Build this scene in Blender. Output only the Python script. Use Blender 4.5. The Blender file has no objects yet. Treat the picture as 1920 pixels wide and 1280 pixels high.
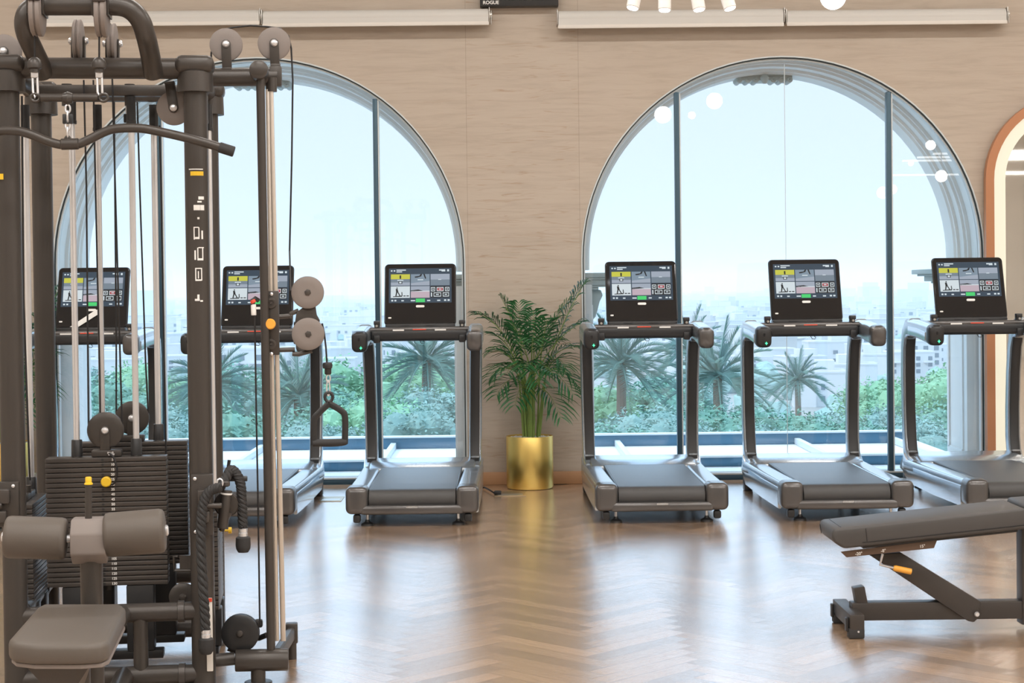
import bpy, bmesh, math, random
from mathutils import Vector, Matrix
random.seed(7)
PI = math.pi
SC = bpy.context.scene
COL = SC.collection
V3 = Vector

# ------------------------------------------------------------------ camera
F = 3200.0; CAMH = 1.42
ROLL = .0115; PITCH = math.atan(60 / F); SHIFT = 40.0; YAW = 20 / F
fw0 = V3((math.sin(YAW), math.cos(YAW), 0)); rt0 = V3((math.cos(YAW), -math.sin(YAW), 0)); zz = V3((0, 0, 1))
FWD = fw0 * math.cos(PITCH) - zz * math.sin(PITCH)
UP0 = fw0 * math.sin(PITCH) + zz * math.cos(PITCH)
RGT = rt0 * math.cos(ROLL) - UP0 * math.sin(ROLL)
UPV = rt0 * math.sin(ROLL) + UP0 * math.cos(ROLL)
CAMP = V3((0, 0, CAMH))
cam_d = bpy.data.cameras.new('camera'); cam = bpy.data.objects.new('camera', cam_d); COL.objects.link(cam)
cam_d.sensor_width = 36; cam_d.lens = 36 * F / 1920; cam_d.shift_y = -SHIFT / 1920
cam_d.clip_start = .05; cam_d.clip_end = 9000
mw = Matrix.Identity(4)
for i, a in enumerate((RGT, UPV, -FWD)):
    for j in range(3): mw[j][i] = a[j]
mw.translation = CAMP
cam.matrix_world = mw
SC.camera = cam

def ray(px, py): return RGT * ((px - 960) / F) + UPV * ((640 - py - SHIFT) / F) + FWD
def at(px, py, Y):
    d = ray(px, py); return CAMP + d * (Y / d.y)
def onz(px, py, z=0.0):
    d = ray(px, py); return CAMP + d * ((z - CAMH) / d.z)

# ------------------------------------------------------------------ materials
def mat(name, col, rough=.5, metal=0.0, spec=.5, emit=None, estr=0.0, coat=0.0, bump=None, var=None, aniso=0.0):
    m = bpy.data.materials.new(name); m.use_nodes = True
    nt = m.node_tree; b = nt.nodes['Principled BSDF']
    b.inputs['Base Color'].default_value = (*col, 1)
    b.inputs['Roughness'].default_value = rough; b.inputs['Metallic'].default_value = metal
    b.inputs['Specular IOR Level'].default_value = spec
    b.inputs['Coat Weight'].default_value = coat
    b.inputs['Anisotropic'].default_value = aniso
    if emit:
        b.inputs['Emission Color'].default_value = (*emit, 1); b.inputs['Emission Strength'].default_value = estr
    if var:      # (scale, amount): gentle tone variation of the surface itself
        tc = nt.nodes.new('ShaderNodeTexCoord'); n = nt.nodes.new('ShaderNodeTexNoise'); n.inputs['Scale'].default_value = var[0]
        n.inputs['Detail'].default_value = 4
        mx = nt.nodes.new('ShaderNodeMix'); mx.data_type = 'RGBA'
        mx.inputs[6].default_value = (*[c * (1 - var[1]) for c in col], 1); mx.inputs[7].default_value = (*[min(1, c * (1 + var[1])) for c in col], 1)
        nt.links.new(tc.outputs['Object'], n.inputs['Vector']); nt.links.new(n.outputs['Fac'], mx.inputs[0]); nt.links.new(mx.outputs[2], b.inputs['Base Color'])
    if bump:     # (scale, strength)
        tc = nt.nodes.new('ShaderNodeTexCoord'); n = nt.nodes.new('ShaderNodeTexNoise'); n.inputs['Scale'].default_value = bump[0]
        bp = nt.nodes.new('ShaderNodeBump'); bp.inputs['Strength'].default_value = bump[1]; bp.inputs['Distance'].default_value = .002
        nt.links.new(tc.outputs['Object'], n.inputs['Vector']); nt.links.new(n.outputs['Fac'], bp.inputs['Height']); nt.links.new(bp.outputs['Normal'], b.inputs['Normal'])
    return m

m_gear = mat('powder_coated_gunmetal', (.062, .055, .050), .36, .25, .5, bump=(220, .15))
m_disc = mat('matte_taupe_plastic', (.24, .21, .195), .55, 0, .4)
m_plate = mat('weight_plate_steel', (.074, .066, .061), .34, .3)
m_black = mat('black_plastic', (.022, .023, .025), .38)
m_rubber = mat('black_rubber', (.03, .03, .031), .65, bump=(300, .3))
m_chrome = mat('satin_chrome', (.84, .86, .90), .28, .72)
m_alu = mat('champagne_aluminium', (.76, .71, .65), .34, .8)
m_pad = mat('taupe_vinyl', (.115, .099, .085), .5, 0, .45, bump=(500, .12))
m_benchpad = mat('charcoal_vinyl', (.066, .063, .062), .5, 0, .5, bump=(500, .15))
m_benchframe = mat('dark_bench_steel', (.055, .048, .044), .4, .2)
m_benchplate = mat('brown_painted_plate', (.13, .085, .06), .4, .2)
m_yellow = mat('yellow_plastic', (.85, .55, .03), .4)
m_orange = mat('orange_plastic', (.9, .42, .06), .4)
m_white = mat('white_print', (.85, .85, .83), .6)
m_red = mat('red_print', (.75, .08, .04), .5)
m_silver = mat('silver_grey_paint', (.40, .45, .50), .26, .75, .5, coat=.3)
m_silverlight = mat('satin_silver', (.66, .72, .78), .2, .85, .5)
m_bumper = mat('pewter_paint', (.125, .122, .122), .3, .6, .5, coat=.2)
m_belt = mat('running_belt_rubber', (.055, .055, .056), .36, 0, .5, bump=(700, .5))
m_cblack = mat('console_black_glass', (.012, .013, .015), .06)
m_cable = mat('black_cable', (.012, .012, .014), .5)
m_brass = mat('brushed_brass', (.80, .60, .19), .36, 1, aniso=.4)
m_brassf = mat('floor_brass', (.45, .36, .24), .35, .9)
m_pebble = mat('white_pebbles', (.8, .79, .76), .6)
m_leaf = mat('palm_leaf', (.022, .125, .036), .34, 0, .5, var=(6, .5))
m_stem = mat('palm_stem', (.20, .30, .07), .45, var=(8, .3))
m_blind = mat('pale_grey_blind', (.65, .645, .62), .6, var=(3, .03))
m_blindbar = mat('cream_hem_bar', (.76, .73, .68), .5)
m_steelgrey = mat('bracket_steel', (.5, .49, .46), .35, .8)
m_wood = mat('oak_skirting', (.56, .31, .16), .45, var=(4, .15))
m_mull = mat('blue_grey_mullion', (.045, .095, .135), .4, .3)
m_framelt = mat('pale_frame_trim', (.62, .68, .70), .4)
m_frameblk = mat('dark_frame_gasket', (.012, .025, .03), .5)
m_stucco = mat('pale_exterior_stucco', (.70, .69, .655), .8, var=(3, .06))
m_capital = mat('grey_green_stucco', (.42, .45, .42), .8)
m_deck = mat('white_terrace_boards', (.78, .80, .82), .55)
m_beam = mat('blue_metal_beam', (.075, .19, .29), .4, .3)
m_ceil = mat('ceiling_paint', (.80, .76, .70), .8)
m_side = mat('side_wall_plaster', (.70, .66, .60), .75, var=(1.2, .06))
m_mirror = mat('mirror_silver', (.92, .93, .92), .02, 1)
m_copper = mat('copper_wood_frame', (.50, .225, .11), .4, .1)
m_halo = mat('mirror_halo_light', (.35, .33, .27), .5, 0, emit=(1, .95, .74), estr=.66)
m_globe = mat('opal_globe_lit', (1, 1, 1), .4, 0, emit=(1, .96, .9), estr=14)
m_spotface = mat('spot_lens_lit', (1, 1, 1), .4, 0, emit=(.95, .97, 1), estr=12)
m_spotbody = mat('white_lamp_body', (.85, .83, .80), .4)
m_strip = mat('ceiling_strip_light', (1, 1, 1), .4, 0, emit=(1, .95, .87), estr=5)
m_led = mat('green_led', (.0, .4, .15), .4, 0, emit=(.1, .95, .45), estr=1.6)
m_icon = mat('screen_white', (0, 0, 0), .3, 0, emit=(.75, .86, .92), estr=.8)
def scr(name, c, s=1.0): return mat('screen_' + name, (.006, .006, .006), .3, 0, .25, emit=c, estr=s)
SCREEN = [scr('slate', (.03, .055, .085)), scr('yellow', (.55, .55, .06)), scr('greyblue', (.17, .22, .27)), scr('steel', (.20, .27, .34)),
          scr('white', (.62, .70, .74)), scr('pink', (.50, .40, .46)), scr('green', (.06, .62, .16)), scr('ink', (.012, .014, .018)), m_icon,
          scr('haze', (.33, .38, .46)), scr('red', (.35, .05, .06))]
m_treeA = mat('bushy_tree_leaf', (.165, .33, .25), .7, 0, .3, var=(.6, .35))
m_treeB = mat('bright_tree_leaf', (.23, .43, .26), .7, 0, .3, var=(.6, .3))
m_treeC = mat('grey_green_leaf', (.235, .37, .33), .7, 0, .3, var=(.6, .3))
m_bark = mat('bark', (.16, .13, .10), .9)
m_date = mat('date_palm_leaf', (.18, .30, .26), .55, 0, .4, var=(1, .25))
m_ground = mat('pale_ground', (.27, .265, .24), .9, var=(.03, .3))
m_bwall = mat('white_city_wall', (.56, .555, .55), .9, var=(.05, .08))
m_bwall2 = mat('sand_city_wall', (.43, .41, .385), .9, var=(.05, .08))
m_bwin = mat('city_window', (.07, .09, .11), .3)

def wall_material():
    m = bpy.data.materials.new('veined_travertine_panel'); m.use_nodes = True; nt = m.node_tree; b = nt.nodes['Principled BSDF']
    L = nt.links.new; N = nt.nodes.new
    tc = N('ShaderNodeTexCoord'); sep = N('ShaderNodeSeparateXYZ'); L(tc.outputs['Object'], sep.inputs[0])
    mp = N('ShaderNodeMapping'); mp.inputs['Scale'].default_value = (1.6, 1, 16); mp.inputs['Rotation'].default_value = (0, .10, 0)
    L(tc.outputs['Object'], mp.inputs[0])
    n1 = N('ShaderNodeTexNoise'); n1.inputs['Scale'].default_value = 1.5; n1.inputs['Detail'].default_value = 7; n1.inputs['Roughness'].default_value = .62; n1.inputs['Distortion'].default_value = .7
    L(mp.outputs[0], n1.inputs['Vector'])
    r1 = N('ShaderNodeValToRGB'); e = r1.color_ramp.elements
    e[0].position = .30; e[0].color = (.46, .392, .322, 1); e[1].position = .52; e[1].color = (.52, .447, .373, 1)
    x = r1.color_ramp.elements.new(.75); x.color = (.545, .477, .402, 1)
    L(n1.outputs['Fac'], r1.inputs[0])
    mp2 = N('ShaderNodeMapping'); mp2.inputs['Scale'].default_value = (3.0, 1, 34); mp2.inputs['Rotation'].default_value = (0, .17, 0); L(tc.outputs['Object'], mp2.inputs[0])
    n2 = N('ShaderNodeTexNoise'); n2.inputs['Scale'].default_value = 1.2; n2.inputs['Detail'].default_value = 6; n2.inputs['Distortion'].default_value = 1.3; L(mp2.outputs[0], n2.inputs['Vector'])
    r2 = N('ShaderNodeValToRGB'); e = r2.color_ramp.elements; e[0].position = .57; e[0].color = (0, 0, 0, 1); e[1].position = .72; e[1].color = (1, 1, 1, 1); L(n2.outputs['Fac'], r2.inputs[0])
    # the middle slab between the seams is cut from a stronger vein
    g = N('ShaderNodeMath'); g.operation = 'COMPARE'; g.inputs[1].default_value = .17; g.inputs[2].default_value = .40; L(sep.outputs[0], g.inputs[0])
    k = N('ShaderNodeMath'); k.operation = 'MULTIPLY_ADD'; k.inputs[1].default_value = .42; k.inputs[2].default_value = .16; L(g.outputs[0], k.inputs[0])
    q = N('ShaderNodeMath'); q.operation = 'MULTIPLY'; L(r2.outputs[0], q.inputs[0]); L(k.outputs[0], q.inputs[1])
    mx = N('ShaderNodeMix'); mx.data_type = 'RGBA'; mx.inputs[7].default_value = (.37, .245, .155, 1); L(q.outputs[0], mx.inputs[0]); L(r1.outputs[0], mx.inputs[6])
    seam = None
    for xs_ in (-.235, .575, -3.9, 4.2):
        c_ = N('ShaderNodeMath'); c_.operation = 'COMPARE'; c_.inputs[1].default_value = xs_; c_.inputs[2].default_value = .0022; L(sep.outputs[0], c_.inputs[0])
        if seam: m_ = N('ShaderNodeMath'); m_.operation = 'MAXIMUM'; L(seam.outputs[0], m_.inputs[0]); L(c_.outputs[0], m_.inputs[1]); seam = m_
        else: seam = c_
    sm = N('ShaderNodeMath'); sm.operation = 'MULTIPLY'; sm.inputs[1].default_value = .4; L(seam.outputs[0], sm.inputs[0])
    mx3 = N('ShaderNodeMix'); mx3.data_type = 'RGBA'; mx3.inputs[7].default_value = (.25, .19, .14, 1); L(sm.outputs[0], mx3.inputs[0]); L(mx.outputs[2], mx3.inputs[6])
    L(mx3.outputs[2], b.inputs['Base Color']); b.inputs['Roughness'].default_value = .55; b.inputs['Specular IOR Level'].default_value = .3
    return m
m_wall = wall_material()

def floor_material():
    m = bpy.data.materials.new('herringbone_oak'); m.use_nodes = True; nt = m.node_tree; b = nt.nodes['Principled BSDF']
    L = nt.links.new; N = nt.nodes.new
    uv = N('ShaderNodeUVMap'); uv.uv_map = 'plank'
    at_ = N('ShaderNodeAttribute'); at_.attribute_name = 'tone'
    mp = N('ShaderNodeMapping'); mp.inputs['Scale'].default_value = (3, 34, 1); L(uv.outputs[0], mp.inputs[0])
    ad = N('ShaderNodeVectorMath'); ad.operation = 'ADD'; L(mp.outputs[0], ad.inputs[0])
    sc = N('ShaderNodeVectorMath'); sc.operation = 'SCALE'; sc.inputs['Scale'].default_value = 40; L(at_.outputs['Vector'], sc.inputs[0]); L(sc.outputs[0], ad.inputs[1])
    n = N('ShaderNodeTexNoise'); n.inputs['Scale'].default_value = 1.0; n.inputs['Detail'].default_value = 5; n.inputs['Distortion'].default_value = .5; L(ad.outputs[0], n.inputs['Vector'])
    r = N('ShaderNodeValToRGB'); e = r.color_ramp.elements; e[0].position = .3; e[0].color = (.37, .245, .155, 1); e[1].position = .72; e[1].color = (.51, .35, .23, 1); L(n.outputs['Fac'], r.inputs[0])
    hs = N('ShaderNodeHueSaturation'); mr = N('ShaderNodeMapRange'); mr.inputs[3].default_value = .70; mr.inputs[4].default_value = 1.18
    L(at_.outputs['Fac'], mr.inputs[0]); L(mr.outputs[0], hs.inputs['Value']); L(r.outputs[0], hs.inputs['Color'])
    # narrow dark joint along plank borders
    sp = N('ShaderNodeSeparateXYZ'); L(uv.outputs[0], sp.inputs[0])
    def edge(sock, half, size):
        a = N('ShaderNodeMath'); a.operation = 'SUBTRACT'; a.inputs[1].default_value = half; L(sock, a.inputs[0])
        c = N('ShaderNodeMath'); c.operation = 'ABSOLUTE'; L(a.outputs[0], c.inputs[0])
        d = N('ShaderNodeMath'); d.operation = 'GREATER_THAN'; d.inputs[1].default_value = half - size; L(c.outputs[0], d.inputs[0]); return d
    e1 = edge(sp.outputs[1], .5, .022); e2 = edge(sp.outputs[0], .5, .004)
    mxm = N('ShaderNodeMath'); mxm.operation = 'MAXIMUM'; L(e1.outputs[0], mxm.inputs[0]); L(e2.outputs[0], mxm.inputs[1])
    ml = N('ShaderNodeMath'); ml.operation = 'MULTIPLY'; ml.inputs[1].default_value = .7; L(mxm.outputs[0], ml.inputs[0])
    mx = N('ShaderNodeMix'); mx.data_type = 'RGBA'; mx.inputs[7].default_value = (.16, .09, .045, 1); L(ml.outputs[0], mx.inputs[0]); L(hs.outputs[0], mx.inputs[6])
    L(mx.outputs[2], b.inputs['Base Color'])
    b.inputs['Roughness'].default_value = .22; b.inputs['Specular IOR Level'].default_value = 1.0; b.inputs['Coat Weight'].default_value = 1; b.inputs['Coat Roughness'].default_value = .21; b.inputs['Coat IOR'].default_value = 2.2
    bp = N('ShaderNodeBump'); bp.inputs['Strength'].default_value = .35; bp.inputs['Distance'].default_value = .002
    sub = N('ShaderNodeMath'); sub.operation = 'SUBTRACT'; L(n.outputs['Fac'], sub.inputs[0]); L(mxm.outputs[0], sub.inputs[1]); L(sub.outputs[0], bp.inputs['Height']); L(bp.outputs[0], b.inputs['Normal'])
    bp2 = N('ShaderNodeBump'); bp2.inputs['Strength'].default_value = .16; bp2.inputs['Distance'].default_value = .002; L(sub.outputs[0], bp2.inputs['Height']); L(bp2.outputs[0], b.inputs['Coat Normal'])
    return m
m_floor = floor_material()

def glass_material():
    m = bpy.data.materials.new('window_glass'); m.use_nodes = True; nt = m.node_tree; nt.nodes.clear()
    L = nt.links.new; N = nt.nodes.new
    o = N('ShaderNodeOutputMaterial'); t = N('ShaderNodeBsdfTransparent'); t.inputs[0].default_value = (.935, .965, .98, 1)
    g = N('ShaderNodeBsdfGlossy'); g.inputs['Roughness'].default_value = 0.0; g.inputs[0].default_value = (1, 1, 1, 1)
    f = N('ShaderNodeFresnel'); f.inputs[0].default_value = 1.5
    mu = N('ShaderNodeMath'); mu.operation = 'MULTIPLY'; mu.inputs[1].default_value = 1.9; mu.use_clamp = True; L(f.outputs[0], mu.inputs[0])
    mx = N('ShaderNodeMixShader'); L(mu.outputs[0], mx.inputs[0]); L(t.outputs[0], mx.inputs[1]); L(g.outputs[0], mx.inputs[2]); L(mx.outputs[0], o.inputs[0])
    return m
m_glass = glass_material()

# ------------------------------------------------------------------ mesh helpers
class MB:
    """collects shapes; every shape takes a material slot"""
    def __init__(s): s.v = []; s.f = []; s.mi = []; s.m = 0
    def add(s, vs, fs, mi=None):
        o = len(s.v); s.v += [tuple(p) for p in vs]
        for f in fs: s.f.append([i + o for i in f]); s.mi.append(s.m if mi is None else mi)
    def box(s, c, size, rot=None, bev=0.0, seg=2, mi=None):
        bm = bmesh.new(); bmesh.ops.create_cube(bm, size=1.0)
        for v in bm.verts: v.co = V3((v.co.x * size[0], v.co.y * size[1], v.co.z * size[2]))
        if bev > 0:
            bmesh.ops.bevel(bm, geom=list(bm.edges), offset=min(bev, min(size) * .49), segments=seg, profile=.5, affect='EDGES')
        s.take(bm, c, rot, mi)
    def take(s, bm, c=(0, 0, 0), rot=None, mi=None):
        bm.verts.index_update(); c = V3(c)
        vs = [(rot @ v.co if rot else v.co) + c for v in bm.verts]
        s.add(vs, [[v.index for v in f.verts] for f in bm.faces], mi); bm.free()
    def tube(s, pts, r, n=12, mi=None, closed=False, caps=True, flat=1.0):
        pts = [V3(p) for p in pts]; k = len(pts); rs = r if isinstance(r, (list, tuple)) else [r] * k
        T = []
        for i in range(k):
            a = pts[(i - 1) % k] if (closed or i > 0) else pts[i]; b = pts[(i + 1) % k] if (closed or i < k - 1) else pts[i]
            d = (b - a); T.append(d.normalized() if d.length > 1e-9 else V3((0, 0, 1)))
        ref = V3((0, 0, 1)) if abs(T[0].z) < .9 else V3((1, 0, 0))
        N = (ref - T[0] * ref.dot(T[0])).normalized(); vs = []; fs = []
        for i in range(k):
            N = (N - T[i] * N.dot(T[i])); N = N.normalized() if N.length > 1e-9 else T[i].orthogonal().normalized()
            B = T[i].cross(N)
            for j in range(n):
                a = 2 * PI * j / n; vs.append(pts[i] + (N * math.cos(a) + B * (math.sin(a) * flat)) * rs[i])
        m = k if closed else k - 1
        for i in range(m):
            for j in range(n):
                i2 = (i + 1) % k; fs.append([i * n + j, i * n + (j + 1) % n, i2 * n + (j + 1) % n, i2 * n + j])
        if caps and not closed: fs.append(list(range(n))[::-1]); fs.append([(k - 1) * n + j for j in range(n)])
        s.add(vs, fs, mi)
    def lathe(s, prof, o=(0, 0, 0), axis=(0, 0, 1), n=24, mi=None):
        o = V3(o); ax = V3(axis).normalized(); A = ax.orthogonal().normalized(); B = ax.cross(A); vs = []; fs = []; k = len(prof)
        for r, h in prof:
            for j in range(n):
                a = 2 * PI * j / n; vs.append(o + ax * h + (A * math.cos(a) + B * math.sin(a)) * max(r, 1e-5))
        for i in range(k - 1):
            for j in range(n): fs.append([i * n + j, i * n + (j + 1) % n, (i + 1) * n + (j + 1) % n, (i + 1) * n + j])
        fs.append(list(range(n))[::-1]); fs.append([(k - 1) * n + j for j in range(n)])
        s.add(vs, fs, mi)
    def cyl(s, a, b, r, n=16, bev=0.0, mi=None):
        a = V3(a); b = V3(b); h = (b - a).length
        if bev: pr = [(r - bev, 0), (r - bev * .3, bev * .3), (r, bev), (r, h - bev), (r - bev * .3, h - bev * .3), (r - bev, h)]
        else: pr = [(r, 0), (r, h)]
        s.lathe(pr, a, b - a, n, mi)
    def prism(s, poly, thick, M, bev=0.0, mi=None):
        """poly: 2D outline in the M frame's x,y; thickness along its z"""
        bm = bmesh.new(); vs = [bm.verts.new((x, y, -thick / 2)) for x, y in poly]
        f = bm.faces.new(vs); r = bmesh.ops.extrude_face_region(bm, geom=[f])
        for g in r['geom']:
            if isinstance(g, bmesh.types.BMVert): g.co.z = thick / 2
        bmesh.ops.recalc_face_normals(bm, faces=bm.faces)
        if bev: bmesh.ops.bevel(bm, geom=list(bm.edges), offset=bev, segments=2, profile=.5, affect='EDGES')
        bmesh.ops.transform(bm, matrix=M, verts=bm.verts); s.take(bm, (0, 0, 0), None, mi)
    def sweep(s, path, sec, mi=None, caps=True, side=V3((1, 0, 0))):
        """path: 3D points; sec(i) -> list of (a,b): a along side, b along the in-plane normal"""
        k = len(path); vs = []; fs = []; path = [V3(p) for p in path]; n = len(sec(0))
        for i in range(k):
            t = (path[min(i + 1, k - 1)] - path[max(i - 1, 0)]).normalized(); nb = t.cross(side).normalized()
            for a, b in sec(i): vs.append(path[i] + side * a + nb * b)
        for i in range(k - 1):
            for j in range(n): fs.append([i * n + j, i * n + (j + 1) % n, (i + 1) * n + (j + 1) % n, (i + 1) * n + j])
        if caps: fs.append(list(range(n))[::-1]); fs.append([(k - 1) * n + j for j in range(n)])
        s.add(vs, fs, mi)

def rrect(w, h, r, n=4):
    out = []
    for cx, cy, a0 in ((w / 2 - r, h / 2 - r, 0), (-w / 2 + r, h / 2 - r, 90), (-w / 2 + r, -h / 2 + r, 180), (w / 2 - r, -h / 2 + r, 270)):
        for i in range(n + 1):
            a = math.radians(a0 + 90 * i / n); out.append((cx + r * math.cos(a), cy + r * math.sin(a)))
    return out

def frame(o, x, y):
    """4x4 frame from origin and two in-plane directions"""
    x = V3(x).normalized(); y = V3(y); y = (y - x * x.dot(y)).normalized(); z = x.cross(y)
    m = Matrix.Identity(4)
    for i, a in enumerate((x, y, z)):
        for j in range(3): m[j][i] = a[j]
    m.translation = V3(o); return m

def obj(name, mb, mats, parent=None, sharp=35, loc=None):
    me = bpy.data.meshes.new(name); me.from_pydata(mb.v, [], mb.f)
    mats = mats if isinstance(mats, (list, tuple)) else [mats]
    for m in mats: me.materials.append(m)
    if len(mats) > 1: me.polygons.foreach_set('material_index', mb.mi)
    me.validate()
    bm = bmesh.new(); bm.from_mesh(me); bmesh.ops.recalc_face_normals(bm, faces=bm.faces); bm.to_mesh(me); bm.free()
    if sharp:
        me.shade_smooth()
        me.set_sharp_from_angle(angle=math.radians(sharp))
    o = bpy.data.objects.new(name, me); COL.objects.link(o)
    if parent: o.parent = parent
    if loc is not None: o.location = loc
    return o

def tag(o, label=None, cat=None, group=None, kind=None):
    if label: o['label'] = label
    if cat: o['category'] = cat
    if group: o['group'] = group
    if kind: o['kind'] = kind
    return o

def thing(name, label, cat, loc=(0, 0, 0), rz=0.0, group=None):
    o = bpy.data.objects.new(name, None); COL.objects.link(o); o.empty_display_size = .1
    o.location = loc; o.rotation_euler = (0, 0, rz); return tag(o, label, cat, group)

def struct(name, mb, mats, parent=None, sharp=35):
    o = obj(name, mb, mats, parent, sharp)
    if not parent: o['kind'] = 'structure'
    return o

def copy_tree(o, parent=None):
    c = o.copy(); COL.objects.link(c)
    if parent: c.parent = parent
    for ch in list(o.children): copy_tree(ch, c)
    return c

def text_mesh(body, size, bold=False):
    cu = bpy.data.curves.new('lettering', 'FONT'); cu.body = body; cu.size = size; cu.align_x = 'CENTER'; cu.align_y = 'CENTER'
    cu.extrude = .0002
    if bold: cu.offset = size * .025
    t = bpy.data.objects.new('lettering', cu); COL.objects.link(t)
    dg = bpy.context.evaluated_depsgraph_get(); me = bpy.data.meshes.new_from_object(t.evaluated_get(dg))
    vs = [tuple(v.co) for v in me.vertices]; fs = [list(p.vertices) for p in me.polygons]
    bpy.data.objects.remove(t); bpy.data.meshes.remove(me); bpy.data.curves.remove(cu)
    return vs, fs
def add_text(mb, body, size, M, bold=False, mi=None):
    vs, fs = text_mesh(body, size, bold); mb.add([M @ V3(v) for v in vs], fs, mi)

# ------------------------------------------------------------------ room shell
YW = 12.33                    # inner face of the window wall
XL, XR, YB, ZC = -7.2, 10.0, -8.0, 5.2
# herringbone floor: every plank is a face of the one floor mesh
def build_floor():
    w, n = .088, 6; s = math.sqrt(.5); vs = []; fs = []; uvs = []; tone = []
    R = int(22 / w)
    def pt(a, b):
        a *= w; b *= w; return ((a - b) * s + .37, (a + b) * s - .0, 0.0)
    for i in range(-R, R):
        for j in range(-R, R):
            t = (i - j) % (2 * n)
            if t == 0: q = [(i, j), (i + n, j), (i + n, j + 1), (i, j + 1)]; uv = [(0, 0), (1, 0), (1, 1), (0, 1)]
            elif t == 2 * n - 1: q = [(i, j), (i + 1, j), (i + 1, j + n), (i, j + n)]; uv = [(0, 0), (0, 1), (1, 1), (1, 0)]
            else: continue
            p = [pt(*c) for c in q]; cx = sum(a[0] for a in p) / 4; cy = sum(a[1] for a in p) / 4
            if not (XL - .1 < cx < XR + .1 and YB - .1 < cy < YW + .30): continue
            if cy > YW + .02 and cy + .3 > YW + .3: continue
            o = len(vs); vs += p; fs.append([o, o + 1, o + 2, o + 3]); uvs += uv; tone.append(random.random())
    o = len(vs); vs += [(XL - .2, YB - .2, -.004), (XR + .2, YB - .2, -.004), (XR + .2, YW + .12, -.004), (XL - .2, YW + .12, -.004)]; fs.append([o, o + 1, o + 2, o + 3]); uvs += [(.2, .2), (.8, .2), (.8, .8), (.2, .8)]; tone.append(.5)
    me = bpy.data.meshes.new('floor'); me.from_pydata(vs, [], fs); me.materials.append(m_floor)
    ul = me.uv_layers.new(name='plank'); ul.data.foreach_set('uv', [c for u in uvs for c in u])
    a = me.attributes.new('tone', 'FLOAT', 'FACE'); a.data.foreach_set('value', tone)
    fo = bpy.data.objects.new('floor', me); COL.objects.link(fo); fo['kind'] = 'structure'
build_floor()

def arch_pts(cx, hw, spring, rise, bot, n=48):
    """outline of an arched opening, from the bottom right round to the bottom left"""
    p = [(cx + hw, bot)]
    for i in range(n + 1):
        a = PI * i / n; p.append((cx + hw * math.cos(a), spring + rise * math.sin(a)))
    p.append((cx - hw, bot)); return p

WIN = [(-1.742, 1.488, 1.62, 1.484), (2.042, 1.460, 1.62, 1.452)]     # centre, half width, spring, rise
EXT = [(-1.735, 1.445, 1.62, 1.425), (2.035, 1.415, 1.62, 1.425)]     # outer masonry opening
def wall_with_arches(mb, y0, y1, openings, x0, x1, z0, z1, bot, mi_face=0, mi_rev=0):
    n = 48
    for y, flip in ((y0, False), (y1, True)):
        xs = [x0]
        def quad(a, b, c, d):
            mb.add([(a[0], y, a[1]), (b[0], y, b[1]), (c[0], y, c[1]), (d[0], y, d[1])], [[0, 1, 2, 3]], mi_face)
        cur = x0
        for cx, hw, sp, ri in openings:
            quad((cur, z0), (cx - hw, z0), (cx - hw, z1), (cur, z1))
            if bot > z0: quad((cx - hw, z0), (cx + hw, z0), (cx + hw, bot), (cx - hw, bot))
            prev = None
            for i in range(n + 1):
                a = PI * (1 - i / n); q = (cx + hw * math.cos(a), sp + ri * math.sin(a))
                if prev: quad(prev, q, (q[0], z1), (prev[0], z1))
                prev = q
            cur = cx + hw
        quad((cur, z0), (x1, z0), (x1, z1), (cur, z1))
    for cx, hw, sp, ri in openings:
        p = arch_pts(cx, hw, sp, ri, bot)
        for a, b in zip(p, p[1:]):
            mb.add([(a[0], y0, a[1]), (b[0], y0, b[1]), (b[0], y1, b[1]), (a[0], y1, a[1])], [[0, 1, 2, 3]], mi_rev)
wb = MB(); wall_with_arches(wb, YW, YW + .12, WIN, XL - .2, XR + .2, -.02, ZC, 0.012)
wob = struct('wall_back', wb, m_wall, sharp=30)
# thin seams between the slabs
for x in (-.235, .575):
    pass
mb = MB(); mb.box((XL - .06, (YB + YW) / 2, ZC / 2), (.12, YW - YB + .2, ZC)); struct('wall_left', mb, m_side)
mb = MB(); mb.box((XR + .06, (YB + YW) / 2, ZC / 2), (.12, YW - YB + .2, ZC)); struct('wall_right', mb, m_side)
mb = MB(); mb.box(((XL + XR) / 2, YB - .06, ZC / 2), (XR - XL + .3, .12, ZC)); struct('wall_front', mb, m_side)
mb = MB(); mb.box(((XL + XR) / 2, (YB + YW) / 2, ZC + .06), (XR - XL + .3, YW - YB + .4, .12)); struct('ceiling', mb, m_ceil)

# skirting runs between the windows and outwards
for nm, a, b in (('baseboard_middle', -.25, .578), ('baseboard_left', XL, -3.235), ('baseboard_right', 3.507, XR)):
    mb = MB(); mb.box(((a + b) / 2, YW - .008, .046), (b - a, .016, .092), bev=.003); struct(nm, mb, m_wood)

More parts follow.
